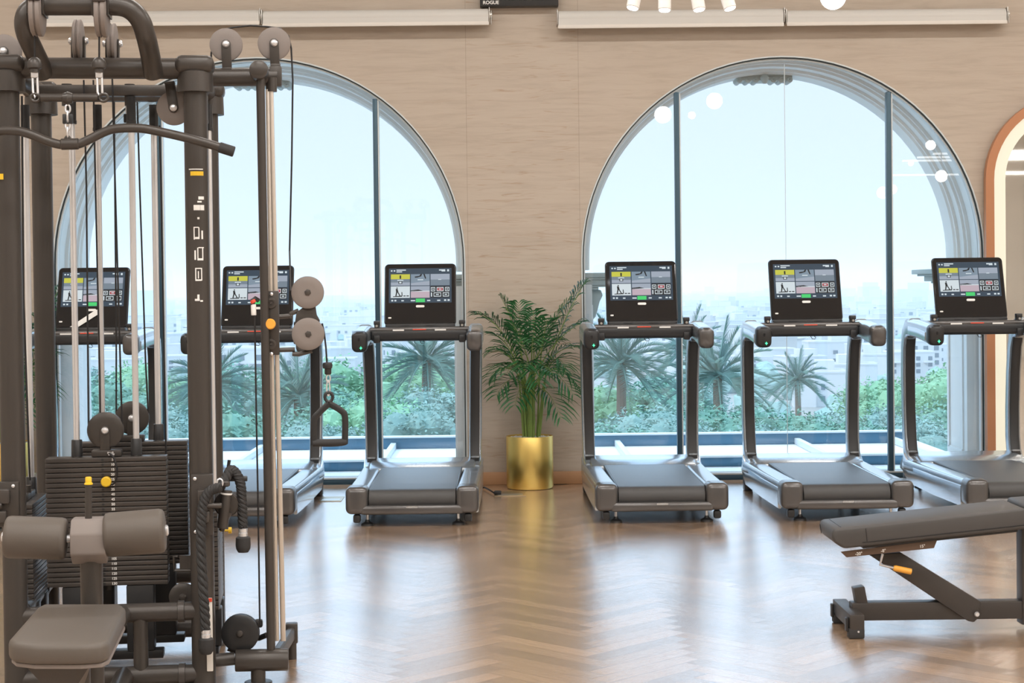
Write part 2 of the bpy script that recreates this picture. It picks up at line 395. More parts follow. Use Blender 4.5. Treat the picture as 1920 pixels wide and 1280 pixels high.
# windows: gasket line, frame, mullions, panes
def sweep_arch(mb, spec, prof, mi=None, bot=0.012):
    """prof: list of (inset, y); runs the profile round the arched outline"""
    cx, hw, sp, ri = spec; n = 48; k = len(prof); rows = []
    path = [(1, 0, bot)] + [(math.cos(PI * i / n), math.sin(PI * i / n), None) for i in range(n + 1)] + [(-1, 0, bot)]
    for c, s_, z in path:
        row = []
        for ins, y in prof:
            row.append((cx + (hw - ins) * c, y, z if z is not None else sp + (ri - ins) * s_))
        rows.append(row)
    vs = [p for r in rows for p in r]; fs = []
    for i in range(len(rows) - 1):
        for j in range(k): fs.append([i * k + j, i * k + (j + 1) % k, (i + 1) * k + (j + 1) % k, (i + 1) * k + j])
    fs.append(list(range(k))[::-1]); fs.append([(len(rows) - 1) * k + j for j in range(k)])
    mb.add(vs, fs, mi)
def arch_z(spec, x, ins=0):
    cx, hw, sp, ri = spec; q = (x - cx) / (hw - ins); return sp + (ri - ins) * math.sqrt(max(0, 1 - q * q))
MULL = [[-2.455, -.895], [1.285, 2.820]]
for wi, spec in enumerate(WIN):
    cx, hw, sp, ri = spec
    mb = MB(); yf = YW + .03
    sweep_arch(mb, spec, [(.0005, YW - .004), (.010, YW - .004), (.010, YW + .02), (.0005, YW + .02)], 1)
    sweep_arch(mb, spec, [(.010, YW + .005), (.018, YW + .005), (.018, YW + .05), (.010, YW + .05)], 0)
    sweep_arch(mb, spec, [(.018, YW + .02), (.028, YW + .02), (.028, YW + .07), (.018, YW + .07)], 1)
    mb.box((cx, YW + .045, .030), (2 * hw - .002, .06, .036), bev=.004, mi=2)
    mb.box((cx, YW + .035, .056), (2 * hw - .002, .05, .012), bev=.002, mi=1)
    win = struct('window_%d' % (wi + 1), mb, [m_frameblk, m_framelt, m_mull])
    for x in MULL[wi]:
        b = MB(); zt = min(arch_z(spec, x - .02, .02), arch_z(spec, x + .02, .02)) - .004
        b.box((x, YW + .05, (zt + .06) / 2), (.034, .055, zt - .06), bev=.003)
        mo = obj('mullion', b, m_mull, win)
        b = MB(); b.box((x + .0225, YW + .05, (zt + .05) / 2), (.009, .05, zt - .07)); obj('mullion_trim', b, m_framelt, win)
    xs = [cx - hw + .025] + MULL[wi] + [cx + hw - .025]
    for a, c in zip(xs, xs[1:]):
        b = MB(); a2 = a + .012; c2 = c - .012; n = 24; poly = [(a2, .06), (c2, .06)]
        for i in range(n + 1):
            x = c2 + (a2 - c2) * i / n; poly.append((x, arch_z(spec, x, .024)))
        b.add([(x, YW + .06, z) for x, z in poly], [list(range(len(poly)))])
        obj('pane', b, m_glass, win, sharp=0)
    xj = (MULL[wi][0] + MULL[wi][1]) / 2 + .02
    b = MB(); b.box((xj, YW + .062, (arch_z(spec, xj, .03) + .08) / 2), (.004, .006, arch_z(spec, xj, .03) - .1)); obj('glass_joint', b, m_framelt, win)

# outside masonry: stepped reveal, pilasters with capitals, keystones
for wi, spec in enumerate(EXT):
    cx, hw, sp, ri = spec; Wn = WIN[wi]
    mb = MB(); ya = YW + .125
    pr = [(-.30, ya), (-.035, ya), (-.035, ya + .16), (-.012, ya + .165), (-.012, ya + .20), (.006, ya + .205), (.010, ya + .30), (.030, ya + .305), (.030, ya + .335), (.045, ya + .35), (.045, ya + .58), (-.30, ya + .58)]
    sweep_arch(mb, spec, pr, 0, bot=1.55)
    tr = struct('trim_%d' % (wi + 1), mb, m_stucco)
    for sgn in (-1, 1):
        b = MB(); xi = cx + sgn * (hw - .045); xo = cx + sgn * (hw + .30); xm = (xi + xo) / 2; wd = abs(xo - xi)
        b.box((xm, ya + .30, .73), (wd, .56, 1.50), bev=.006)
        # raised panel border on the face turned to the opening
        for dz, dy, sz, sy in ((.0, -.19, 1.1, .02), (.0, .19, 1.1, .02), (.55, 0, .02, .40), (-.55, 0, .02, .40)):
            b.box((xi - sgn * .004, ya + .30 + dy, .73 + dz), (.016, sy, sz))
        b.box((xm - sgn * .02, ya + .30, .04), (wd + .03, .60, .10), bev=.01)
        obj('pilaster', b, m_stucco, tr)
        b = MB()
        for k_, (ww, z0, z1) in enumerate(((.05, 1.40, 1.42), (.11, 1.42, 1.435), (.16, 1.435, 1.475), (.21, 1.475, 1.49), (.25, 1.49, 1.525))):
            b.box((xm - sgn * ww / 2, ya + .32, (z0 + z1) / 2), (wd + ww, .52 + ww * .5, z1 - z0), bev=.004)
        prof = [(0, 1.40), (-.07, 1.40), (-.085, 1.36), (-.06, 1.31), (-.045, 1.25), (-.03, 1.20), (0, 1.17)]
        for k_ in range(2): b.prism([(xi + sgn * p_[0], p_[1]) for p_ in prof], .10, frame((0, ya + .16 + .3 * k_, 0), (1, 0, 0), (0, 0, 1)), .008)
        obj('capital', b, m_capital, tr)
    b = MB(); kx = cx - .04; kz = sp + ri - .040; ky = ya + .47
    b.box((kx, ky, kz + .012), (.47, .26, .018), bev=.004); b.box((kx, ky, kz - .004), (.44, .24, .016), bev=.004)
    b.box((kx, ky, kz - .030), (.42, .20, .040), bev=.006)
    for q in (-.19, -.125, -.065, .065, .125, .19):
        b.cyl((kx + q, ky - .115, kz - .048), (kx + q, ky + .06, kz - .048), .021, 14, .004)
        b.tube([(kx + q + .016 * math.cos(t * .6) * (1 - t / 14), ky - .118, kz - .044 + .016 * math.sin(t * .6) * (1 - t / 14)) for t in range(13)], .004, 6)
    b.lathe([(.012, 0), (.026, .02), (.034, .045), (.02, .07)], (kx, ky - .11, kz - .075), (0, 0, 1), 14)
    obj('keystone', b, m_capital, tr)
# facade outside (seen only obliquely)
mb = MB(); wall_with_arches(mb, YW + .13, YW + .40, [(e[0], e[1] + .2, e[2], e[3] + .2) for e in EXT], XL - .2, XR + .2, -.6, 5.2, -.5); struct('wall_outer', mb, m_stucco, sharp=30)

# terrace roof below the windows: white boards and blue metal frame
mb = MB(); y0, y1 = YW + .14, 15.9
k = 0; y = y0
while y < y1:
    mb.box((.2, y + .045, -.052), (7.3, .084, .024), bev=.003); y += .09
mb.box((.2, (y0 + y1) / 2, -.10), (7.3, y1 - y0, .06))
mb.box((.2, (y0 + y1) / 2 + .1, -.9), (7.1, y1 - y0 - .3, 1.5))
struct('trim_3', mb, m_deck)
rf = thing('canopy_frame', 'blue metal frame lying over the white terrace boards outside both windows', 'roof frame', (.2, 14.2, -.04))
for yy, hh in ((-.42, .075), (1.45, .10), (-1.35, .05)):
    b = MB(); b.box((0, yy, hh / 2), (7.2, .07, hh), bev=.006); b.box((0, yy - .01, hh + .008), (7.2, .10, .016), bev=.003, mi=1); obj('long_beam', b, [m_beam, m_framelt], rf)
for xx in (-3.56, -2.4, -1.20, .85, 2.5, 3.38):
    b = MB(); b.box((xx, .05, .03), (.05, 2.8, .055), bev=.005); obj('cross_beam', b, m_framelt, rf)

# ------------------------------------------------------------------ treadmills
def screen_panel(root, o, X, Y):
    """console: frame at bottom centre, X right, Y up the tilted face, Z out to the runner"""
    M0 = frame(o, X, Y); w, h = .472, .425
    b = MB()
    out = [(x, y + h / 2) for x, y in rrect(w, h, .022, 5)]
    b.prism(out, .030, M0 @ Matrix.Translation((0, 0, -.015)), .004)
    con = obj('console', b, m_cblack, root, sharp=12)
    b = MB(); b.prism([(x, y + h / 2) for x, y in rrect(w * .8, h * .7, .03, 4)], .05, M0 @ Matrix.Translation((0, 0, -.055)), .012)
    obj('console_back', b, m_black, con)
    b = MB(); b.tube([M0 @ V3((x, y + h / 2, -.016)) for x, y in rrect(w + .002, h + .002, .023, 5)], .006, 8, closed=True); obj('console_rim', b, m_black, con)
    s = MB(); sw, sh = .425, .245; y0 = h - .030 - sh; x0 = -sw / 2
    def rect(u0, v0, u1, v1, mi, z=.0012):      # u right, v down, 0..1 of the lit panel
        p = [(x0 + sw * u0, y0 + sh * (1 - v1)), (x0 + sw * u1, y0 + sh * (1 - v1)), (x0 + sw * u1, y0 + sh * (1 - v0)), (x0 + sw * u0, y0 + sh * (1 - v0))]
        s.add([M0 @ V3((x, y, z)) for x, y in p], [[0, 1, 2, 3]], mi)
    def poly(pts, mi, z=.0022):
        s.add([M0 @ V3((x0 + sw * u, y0 + sh * (1 - v), z)) for u, v in pts], [list(range(len(pts)))], mi)
    rect(0, 0, 1, 1, 0, .0006)
    # six tiles
    T = [(.03, .17, .335, .50), (.35, .17, .65, .50), (.665, .17, .97, .50), (.03, .52, .335, .855), (.35, .52, .65, .855), (.665, .52, .97, .855)]
    def sub(t, a, b_, c, d, mi, z=.0018): rect(t[0] + (t[2] - t[0]) * a, t[1] + (t[3] - t[1]) * b_, t[0] + (t[2] - t[0]) * c, t[1] + (t[3] - t[1]) * d, mi, z)
    for t, mi in zip(T, (2, 3, 9, 4, 5, 7)): rect(*t, mi)
    sub(T[0], 0, 0, 1, .43, 1); sub(T[0], 0, .72, 1, 1, 9)
    sub(T[0], .46, .10, .54, .40, 7, .0022); sub(T[0], .40, .62, .60, .84, 7, .0022); sub(T[0], .44, .66, .56, .80, 4, .0026); sub(T[0], .34, .50, .66, .58, 8, .0022)
    a, b0, c, d = T[1]
    poly([(a + (c - a) * u, b0 + (d - b0) * v) for u, v in ((.20, .22), (.45, .16), (.52, 0), (.60, 0), (.55, .20), (.35, .30), (.22, .32))], 7)
    poly([(a + (c - a) * u, b0 + (d - b0) * v) for u, v in ((.66, 0), (.74, 0), (.82, .40), (.76, .42))], 7)
    poly([(a + (c - a) * u, b0 + (d - b0) * v) for u, v in ((0, .80), (.5, .70), (1, .62), (1, 1), (0, 1))], 9)
    sub(T[1], .36, .46, .66, .54, 8, .0024)
    sub(T[2], 0, .5, 1, 1, 2); sub(T[2], .40, .46, .56, .52, 8, .0024)
    # runner pictogram on the white tile
    a, b0, c, d = T[3]
    for q in (((.30, .10), (.36, .10), (.36, .20), (.30, .20)), ((.26, .22), (.36, .22), (.40, .50), (.28, .52)), ((.28, .50), (.35, .50), (.30, .84), (.24, .84)), ((.34, .50), (.40, .50), (.52, .84), (.46, .84)), ((.12, .86), (.60, .80), (.60, .90), (.12, .92)), ((.56, .50), (.60, .50), (.62, .82), (.57, .82))):
        poly([(a + (c - a) * u, b0 + (d - b0) * v) for u, v in q], 7)
    sub(T[3], .66, .80, .78, .88, 7, .0024); sub(T[3], .82, .80, .95, .88, 7, .0024)
    sub(T[4], 0, 0, 1, .42, 9); poly([(T[4][0], T[4][1] + .12), (T[4][0] + .12, T[4][1] + .10), (T[4][0] + .20, T[4][1] + .135), (T[4][0], T[4][1] + .16)], 7); sub(T[4], 0, .40, 1, .47, 4, .0022)
    for i, (u0, u1, v) in enumerate(((.02, .24, .10), (.32, .68, .10), (.76, .98, .10), (.02, .08, .56), (.16, .55, .56), (.64, .96, .56))):
        sub(T[5], u0, v, u1, v + .36, 4, .0018); sub(T[5], u0 + .03, v + .06, u1 - .03, v + .30, 10 if i == 1 else 7, .0022)
        sub(T[5], u0 + (u1 - u0) * .3, v + .14, u1 - (u1 - u0) * .3, v + .22, 8, .0026)
    # header and footer marks
    for u0, v0, u1, v1 in ((.03, .05, .055, .09), (.075, .05, .10, .09), (.12, .035, .27, .065), (.12, .085, .21, .115), (.80, .04, .90, .075), (.84, .075, .90, .10), (.93, .04, .96, .10),
                           (.04, .91, .07, .955), (.09, .91, .12, .955), (.20, .92, .24, .955), (.35, .92, .42, .955), (.61, .92, .66, .955), (.77, .92, .82, .955), (.88, .91, .915, .955), (.935, .91, .97, .955)):
        rect(u0, v0, u1, v1, 8, .0022)
    rect(.43, .88, .575, .985, 6, .0022)
    scn = obj('screen', s, SCREEN, con, sharp=0)
    b = MB(); b.prism([(x, y + .125) for x, y in rrect(.058, .016, .0079, 5)], .003, M0 @ Matrix.Translation((0, 0, .0015)), 0)
    obj('logo_badge', b, m_white, con, sharp=0); b = MB()
    b.prism([(x - .205, y + .045) for x, y in rrect(.022, .010, .0049, 5)], .003, M0 @ Matrix.Translation((0, 0, .0015)), 0)
    obj('logo_badge', b, m_white, con, sharp=0)
    return con

def make_treadmill():
    t = thing('treadmill', 'treadmill', 'treadmill', (0, 0, 0), 0, 'treadmills facing the arched windows')
    # belt over rollers
    b = MB(); prof = []; r = .066; zc = .152
    pts = []
    for i in range(9): a = -PI / 2 - PI * i / 8; pts.append((.085 + r * math.cos(a) , zc + r * math.sin(a)))
    for i in range(9): a = PI / 2 - PI * i / 8; pts.append((1.46 + r * math.cos(a), zc + r * math.sin(a)))
    b.prism([(p[0], p[1]) for p in pts], .520, frame((0, 0, 0), (0, 1, 0), (0, 0, 1)))
    obj('running_belt', b, m_belt, t, sharp=25)
    # side rails
    for s in (-1, 1):
        b = MB()
        b.sweep([(s * .328, .10, .185), (s * .335, .7, .175), (s * .345, 1.30, .17), (s * .35, 1.56, .17)], lambda i: rrect(.125, .085, .02, 3))
        obj('side_rail', b, m_silver, t)
        b = MB(); b.sweep([(s * .385, .16, .125), (s * .392, .8, .115), (s * .398, 1.45, .12), (s * .40, 1.60, .19)], lambda i: rrect(.022, .13, .008, 2)); obj('side_fairing', b, m_silverlight, t)
        b = MB(); b.box((s * .266, .77, .208), (.012, 1.36, .020), bev=.003); obj('belt_edge', b, m_black, t)
    # U-shaped rear bumper
    b = MB()
    for s in (-1, 1):
        bm = bmesh.new(); bmesh.ops.create_cube(bm, size=1)
        for v in bm.verts:
            v.co = V3((v.co.x * .135 + s * .332, v.co.y * .17 + .075, v.co.z * .165 + .157))
        bmesh.ops.bevel(bm, geom=list(bm.edges), offset=.034, segments=4, profile=.5, affect='EDGES'); b.take(bm)
    b.box((0, .055, .100), (.62, .13, .055), bev=.018, seg=3)
    obj('rear_bumper', b, m_bumper, t, sharp=50)
    b = MB(); b.prism(rrect(.07, .012, .0055, 4), .004, frame((0, -.0105, .118), (1, 0, 0), (0, 0, 1))); obj('bumper_badge', b, m_silverlight, t)
    # underframe and motor cover
    b = MB(); b.box((0, .8, .085), (.60, 1.35, .05), bev=.01); obj('underframe', b, m_black, t)
    b = MB()
    cov = [(1.30, .10), (1.30, .215), (1.42, .245), (1.62, .255), (1.80, .225), (1.90, .16), (1.92, .10)]
    b.prism(cov, .72, frame((0, 0, 0), (0, 1, 0), (0, 0, 1)), .018); obj('motor_cover', b, m_silver, t)
    # feet
    for s in (-1, 1):
        for yy, lab in ((.085, 0), (1.66, 1)):
            b = MB(); b.cyl((s * .275, yy, .085), (s * .275, yy, .022), .009, 10, mi=1); b.lathe([(.040, 0), (.038, .010), (.016, .022), (.012, .034)], (s * .275, yy, 0), (0, 0, 1), 18, mi=0)
            obj('levelling_foot', b, [m_black, m_chrome], t)
        b = MB(); b.box((s * .335, .055, .045), (.045, .05, .05), bev=.012); obj('transport_wheel', b, m_black, t)
        b = MB(); b.box((s * .37, 1.60, .055), (.06, .09, .11), bev=.01); obj('front_foot', b, m_black, t)
    # C-shaped uprights running into the arms
    for s in (-1, 1):
        path = [(s * .352, 1.40, .185), (s * .356, 1.52, .20), (s * .358, 1.585, .26), (s * .359, 1.61, .36), (s * .362, 1.62, .55), (s * .366, 1.61, .80), (s * .370, 1.585, .98), (s * .372, 1.55, 1.07), (s * .373, 1.47, 1.12), (s * .374, 1.36, 1.122)]
        dd = [.07, .085, .10, .10, .095, .095, .10, .11, .12, .125]
        b = MB(); b.sweep(path, lambda i: rrect(.085, dd[i], .02, 3)); up = obj('upright', b, m_silver, t, sharp=50)
        # dark inner face toward the runner
        b = MB(); pp = [(p[0], p[1], p[2]) for p in path[1:8]]
        b.sweep([(p[0] - s * .004, p[1] - .5 * dd[i + 1] * (1 if i > 0 else .6) - .002, p[2] + (0.03 if i == 0 else 0)) for i, p in enumerate(pp)], lambda i: rrect(.064, .014, .005, 2)); obj('upright_inlay', b, m_black, up)
        b = MB(); ap = [(s * .374, 1.40, 1.122), (s * .374, 1.2, 1.115), (s * .372, 1.0, 1.10), (s * .371, .86, 1.088)]
        b.sweep(ap, lambda i: rrect(.098, (.115, .118, .125, .13)[i], .03, 4)); arm = obj('arm', b, m_silver, t, sharp=50)
        b = MB(); b.sweep([(s * .371, .865, 1.088), (s * .371, .835, 1.085), (s * .371, .80, 1.080), (s * .371, .79, 1.079)], lambda i: rrect((.102, .102, .094, .07)[i], (.136, .136, .126, .10)[i], (.032, .032, .032, .03)[i], 4)); obj('arm_end_cap', b, m_black if s < 0 else m_bumper, arm, sharp=50)
        b = MB(); b.sweep([(s * .4245, 1.36, 1.105), (s * .4235, 1.1, 1.095), (s * .422, .90, 1.075)], lambda i: rrect(.004, .055, .0018, 2)); obj('arm_stripe', b, m_silverlight, arm)
        if s < 0:
            b = MB(); b.prism([(.010 * math.cos(a * PI / 4) * (1 if a % 2 == 0 else .45), .012 * math.sin(a * PI / 4) * (1 if a % 2 == 0 else .45)) for a in range(8)], .004, frame((s * .371 + .012, .788, 1.045), (1, 0, 0), (0, 0, 1))); obj('green_light', b, m_led, arm, sharp=0)
            b = MB(); b.prism(rrect(.012, .03, .005, 3), .004, frame((s * .371, .789, 1.105), (1, 0, 0), (0, 0, 1))); obj('slot', b, m_cblack, arm)
    # handlebar beam with cup ledges, label strips and clamp knobs
    b = MB(); b.box((0, 1.23, 1.115), (.66, .085, .082), bev=.026, seg=4); b.box((0, 1.27, 1.158), (.64, .10, .020), bev=.008)
    hb = obj('handlebar', b, m_black, t)
    b = MB(); b.cyl((-.33, 1.205, 1.152), (.33, 1.205, 1.152), .017, 16, .003); obj('grip_tube', b, m_bumper, hb)
    for x in (-.14, .14): b = MB(); b.box((x, 1.1925, 1.148), (.075, .010, .010)); obj('label_strip', b, m_white, hb)
    b = MB(); b.box((0, 1.1915, 1.152), (.09, .010, .007)); obj('stop_strip', b, m_red, hb)
    for s in (-1, 1):
        b = MB(); b.box((s * .285, 1.225, 1.165), (.034, .05, .07), bev=.006); b.box((s * .285, 1.215, 1.198), (.042, .045, .028), bev=.006); b.box((s * .285, 1.20, 1.09), (.045, .06, .055), bev=.01)
        b.cyl((s * .285, 1.185, 1.178), (s * .285, 1.20, 1.178), .008, 10, mi=1); obj('clamp', b, [m_black, m_steelgrey], hb)
    b = MB(); b.tube([(.0, 1.20, 1.078), (.012, 1.20, 1.058), (.03, 1.20, 1.056), (.036, 1.20, 1.066), (.024, 1.20, 1.078)], .0022, 6); obj('safety_cord', b, m_cable, hb)
    # console neck + tilted console
    b = MB(); b.box((0, 1.335, 1.165), (.47, .10, .05), bev=.012); b.box((-.10, 1.284, 1.172), (.06, .004, .012)); b.box((.07, 1.284, 1.172), (.06, .004, .012)); obj('console_neck', b, m_black, t)
    screen_panel(t, (0, 1.305, 1.185), (1, 0, 0), (0, .30, .954))
    return t

YT = 10.20
tm_x = [(77, 940), (427, 940), (772.5, 940), (1242, 938), (1590, 936), (1938, 934)]
tm_lab = ['treadmill seen through the rods of the cable machine, white card on its console',
          'treadmill behind the leaning cable column with the stirrup handle',
          'treadmill standing just left of the brass plant pot',
          'treadmill standing just right of the brass plant pot',
          'treadmill behind the raised low end of the workout bench',
          'treadmill beside the arched lit mirror, cut by the photo edge']
tm0 = make_treadmill()
TMX = []
for i, (px, py) in enumerate(tm_x):
    t = tm0 if i == 0 else copy_tree(tm0)
    X = at(px, py, YT).x; TMX.append(X); t.location = (X, YT, 0); t['label'] = tm_lab[i]
# flat white strip lying slantwise on the first console
c0 = V3((TMX[0], YT, 0)) + V3((0, 1.305, 1.185)); Mc = frame(c0, (1, 0, 0), (0, .30, .954))
mb = MB(); mb.prism([(-.14, .006), (-.085, .004), (.075, .112), (.070, .125), (.03, .125)], .003, Mc @ Matrix.Translation((0, 0, .0075)), 0)
tag(obj('card', mb, m_white), 'white card leaning slantwise on the console seen between the silver rods', 'card')

# ------------------------------------------------------------------ palms in brass pots
def frond(rng, base, tip, sag, n=20, leaf=.20, up=V3((0, 0, 1))):
    """rachis from base to tip bending over; paired narrow leaflets along the outer two thirds"""
    mb = MB(); base = V3(base); tip = V3(tip); L = (tip - base).length
    c1 = base + (tip - base) * .45 + V3((0, 0, 1)) * sag
    P = [base * ((1 - t) ** 2) + c1 * (2 * t * (1 - t)) + tip * (t * t) for t in [i / 16 for i in range(17)]]
    mb.tube(P, [.0055 - .0045 * i / 16 for i in range(17)], 6, mi=1)
    for i in range(n):
        t = .28 + .72 * (i + .5) / n; k = min(15, int(t * 16)); p = P[k] + (P[k + 1] - P[k]) * (t * 16 - k); d = (P[k + 1] - P[k]).normalized()
        sd = d.cross(up); sd = sd.normalized() if sd.length > .05 else V3((1, 0, 0)); nn = sd.cross(d)
        env = math.sin(PI * (.15 + .80 * (t - .28) / .72)) ** .7
        for s in (-1, 1):
            ln = leaf * env * rng.uniform(.85, 1.12); w = .0075 * rng.uniform(.8, 1.1)
            a = d * rng.uniform(.62, .8) + sd * s * rng.uniform(.62, .85) + nn * rng.uniform(.10, .38); a.normalize()
            wv = a.cross(nn).normalized() * w
            q0 = p; q1 = p + a * ln * .45 - V3((0, 0, .02)) * ln; q2 = p + a * ln * .8 - V3((0, 0, .20)) * ln; q3 = p + a * ln - V3((0, 0, .38)) * ln
            f = nn * (w * .5)
            mb.add([q0, q1 + wv, q1 - f, q1 - wv, q2 + wv * .7, q2 - f * .7, q2 - wv * .7, q3], [[0, 1, 2], [0, 2, 3], [1, 4, 5, 2], [2, 5, 6, 3], [4, 7, 5], [5, 7, 6]], 0)
    return mb

def make_pot(root, r=.166, h=.372):
    b = MB(); b.lathe([(r - .02, .0), (r - .006, .004), (r, .016), (r, h - .004), (r - .002, h), (r - .010, h), (r - .012, h - .03), (.001, h - .035)], (0, 0, 0), (0, 0, 1), 64); obj('pot', b, m_brass, root, sharp=45)
    rng = random.Random(3); b = MB()
    for i in range(230):
        a = rng.uniform(0, 2 * PI); q = (r - .026) * math.sqrt(rng.random()); s = rng.uniform(.008, .015)
        bm = bmesh.new(); bmesh.ops.create_icosphere(bm, subdivisions=1, radius=1)
        for v in bm.verts: v.co = V3((v.co.x * s * rng.uniform(.8, 1.3), v.co.y * s, v.co.z * s * .7))
        b.take(bm, (q * math.cos(a), q * math.sin(a), h - .022 + rng.uniform(0, .012)))
    o = obj('pebbles', b, m_pebble, root); o['kind'] = 'stuff'

PY = 12.10
pc = at(993.5, 870, PY); PX = pc.x
palm = thing('potted_palm', 'feathery green palm in a brass pot between the two arched windows', 'potted plant', (PX, PY, 0), 0, 'palms in brass pots')
make_pot(palm)
rng = random.Random(11)
tips = [  # picture points used as rough directions, own depths
    (1098, 528, -.10, .10), (895, 588, -.12, .20), (938, 556, .05, .14), (972, 566, .10, .06), (1072, 560, .06, .10), (1094, 604, -.10, .14), (930, 628, -.22, .14), (918, 662, -.05, .20),
    (916, 712, -.20, .26), (930, 742, -.28, .24), (965, 762, -.32, .22), (1082, 652, -.06, .18), (1088, 730, -.16, .34), (1076, 742, -.30, .30), (1052, 786, -.34, .26), (1000, 640, -.36, .24),
    (962, 606, -.20, .08), (1026, 600, -.12, .10), (1000, 582, .02, .08), (950, 700, -.30, .22), (1036, 700, -.36, .22), (1046, 640, .08, .16), (948, 664, .06, .14), (1010, 720, -.38, .26), (984, 690, -.34, .2), (1062, 690, -.22, .26)]
for i, (px, py, dy, sag) in enumerate(tips):
    p = at(px, py, PY + dy); tip = p - V3((PX, PY, 0))
    a = 2 * PI * i / len(tips) * 3.1; bx = .052 * math.cos(a) + tip.x * .08; by = .045 * math.sin(a)
    high = max(0, min(1, (tip.z - .5) / .9)); b0 = V3((bx + tip.x * .10, by, .60 + .22 * high + .05 * rng.random()))
    L = (tip - b0).length
    mbf = frond(rng, b0, tip, sag, n=max(10, int(L * 34)), leaf=.17 + .11 * min(1, L))
    mbf.v = [(x, y if y < .13 else .13 + (y - .13) * .22, z) for x, y, z in mbf.v]
    obj('frond', mbf, [m_leaf, m_stem], palm, sharp=0)
    b = MB(); b.tube([(bx * .8, by * .8, .335), (bx, by, .48), b0], [.008, .0075, .0055], 8); obj('stem', b, m_stem, palm)
p2 = copy_tree(palm); p2['label'] = 'palm in a brass pot at the left edge behind the cable machine'
p2.location = (at(17, 870, PY).x, PY, 0); p2.rotation_euler = (0, 0, 0)

# ------------------------------------------------------------------ things on the wall
blabs = ['pale roller blind at far left behind the top of the cable machine', 'pale roller blind left of the black timer box', 'pale roller blind right of the black timer box, behind the spotlights', 'rightmost pale roller blind, behind the round lamp']
for i, (xa, xb, yt, yb) in enumerate(((64, 487, 19, 49), (492, 917, 17, 49.5), (1046, 1470, 17, 52), (1475, 1888, 16, 47))):
    A = at(xa, yb, 12.2); B = at(xb, yb, 12.2); T = at(xa, yt, 12.2); w = B.x - A.x; zb = (A.z + B.z) / 2; zt = zb + (T.z - A.z) + .002
    t = thing('roller_blind', blabs[i], 'blind', ((A.x + B.x) / 2, 12.24, zb), 0, 'roller blinds over the windows')
    b = MB(); b.cyl((-w / 2 + .004, 0, (zt - zb) - .052), (w / 2 - .004, 0, (zt - zb) - .052), .05, 24); b.box((0, -.047, .055), (w - .008, .003, .06)); obj('fabric_roll', b, m_blind, t)
    b = MB(); b.box((0, -.046, .014), (w, .014, .028), bev=.006); obj('hem_bar', b, m_blindbar, t)
    for s in (-1, 1):
        b = MB(); b.box((s * (w / 2 + .003), .01, (zt - zb) - .050), (.006, .125, .105), bev=.002); obj('end_bracket', b, m_steelgrey, t)
    b = MB(); xx = w / 2 + .016
    for k in range(2): b.tube([(xx, -.035 + .05 * k, (zt - zb) - .02), (xx, -.035 + .05 * k, (zt - zb) - .11)], .0035, 6)
    b.cyl((xx - .010, -.01, (zt - zb) - .05), (xx + .006, -.01, (zt - zb) - .05), .03, 16); obj('bead_chain', b, m_steelgrey, t)
A = at(900, 12, 12.25); B = at(1047, 12, 12.25); w = B.x - A.x; zb = (A.z + B.z) / 2
t = thing('timer', 'black wall timer box with white lettering, at the top between the blinds', 'timer', ((A.x + B.x) / 2, 12.28, zb))
b = MB(); b.box((0, 0, .10), (w, .09, .20), bev=.004); obj('housing', b, m_black, t)
b = MB(); b.box((0, -.0455, .115), (w - .03, .004, .15)); obj('display', b, m_cblack, t)
b = MB(); add_text(b, 'ROGUE', .034, frame((-w / 2 + .078, -.0475, .026), (1.15, 0, 0), (0, 0, 1)), True); obj('lettering', b, m_white, t, sharp=0)

# lit arched mirror
YM = 12.28
ml = at(1886, 560, YM).x; mtop = at(1886, 560, YM)
hwm = .46; rad = hwm
def oblong(hw, z0, z1, n=28):
    p = []
    for i in range(n + 1): a = PI * i / n; p.append((hw * math.cos(a), z1 - hw + hw * math.sin(a)))
    for i in range(n + 1): a = PI + PI * i / n; p.append((hw * math.cos(a), z0 + hw * .25 + hw * .25 * math.sin(a)))
    return p
zt_m = at(1930, 232, YM).z + .06; mcx = ml + hwm
t = thing('wall_mirror', 'tall arched mirror with a glowing cream border and copper rim at the right edge', 'mirror', (mcx, YM, 0))
Mm = frame((0, 0, 0), (1, 0, 0), (0, 0, 1))
def band(name, o1, o2, z0a, z1a, z0b, z1b, y, th, m, par):
    A_ = oblong(o1, z0a, z1a); B_ = oblong(o2, z0b, z1b); n = len(A_); b = MB(); vs = []
    for k_ in (y - th / 2, y + th / 2):
        vs += [(p[0], k_, p[1]) for p in A_]; vs += [(p[0], k_, p[1]) for p in B_]
    fs = []
    for i in range(n):
        j = (i + 1) % n; fs += [[i, j, n + j, n + i], [2 * n + i, 3 * n + i, 3 * n + j, 2 * n + j], [i, 2 * n + i, 2 * n + j, j], [n + i, n + j, 3 * n + j, 3 * n + i]]
    b.add(vs, fs); return obj(name, b, m, par)
b = MB(); b.prism(oblong(hwm, .12, zt_m), .012, Mm, 0); obj('glass', b, m_mirror, t)
band('halo', hwm + .001, hwm + .088, .12, zt_m, .04, zt_m + .088, 0, .02, m_halo, t)
band('rim', hwm + .088, hwm + .148, .04, zt_m + .088, 0.0, zt_m + .148, -.004, .055, m_copper, t)

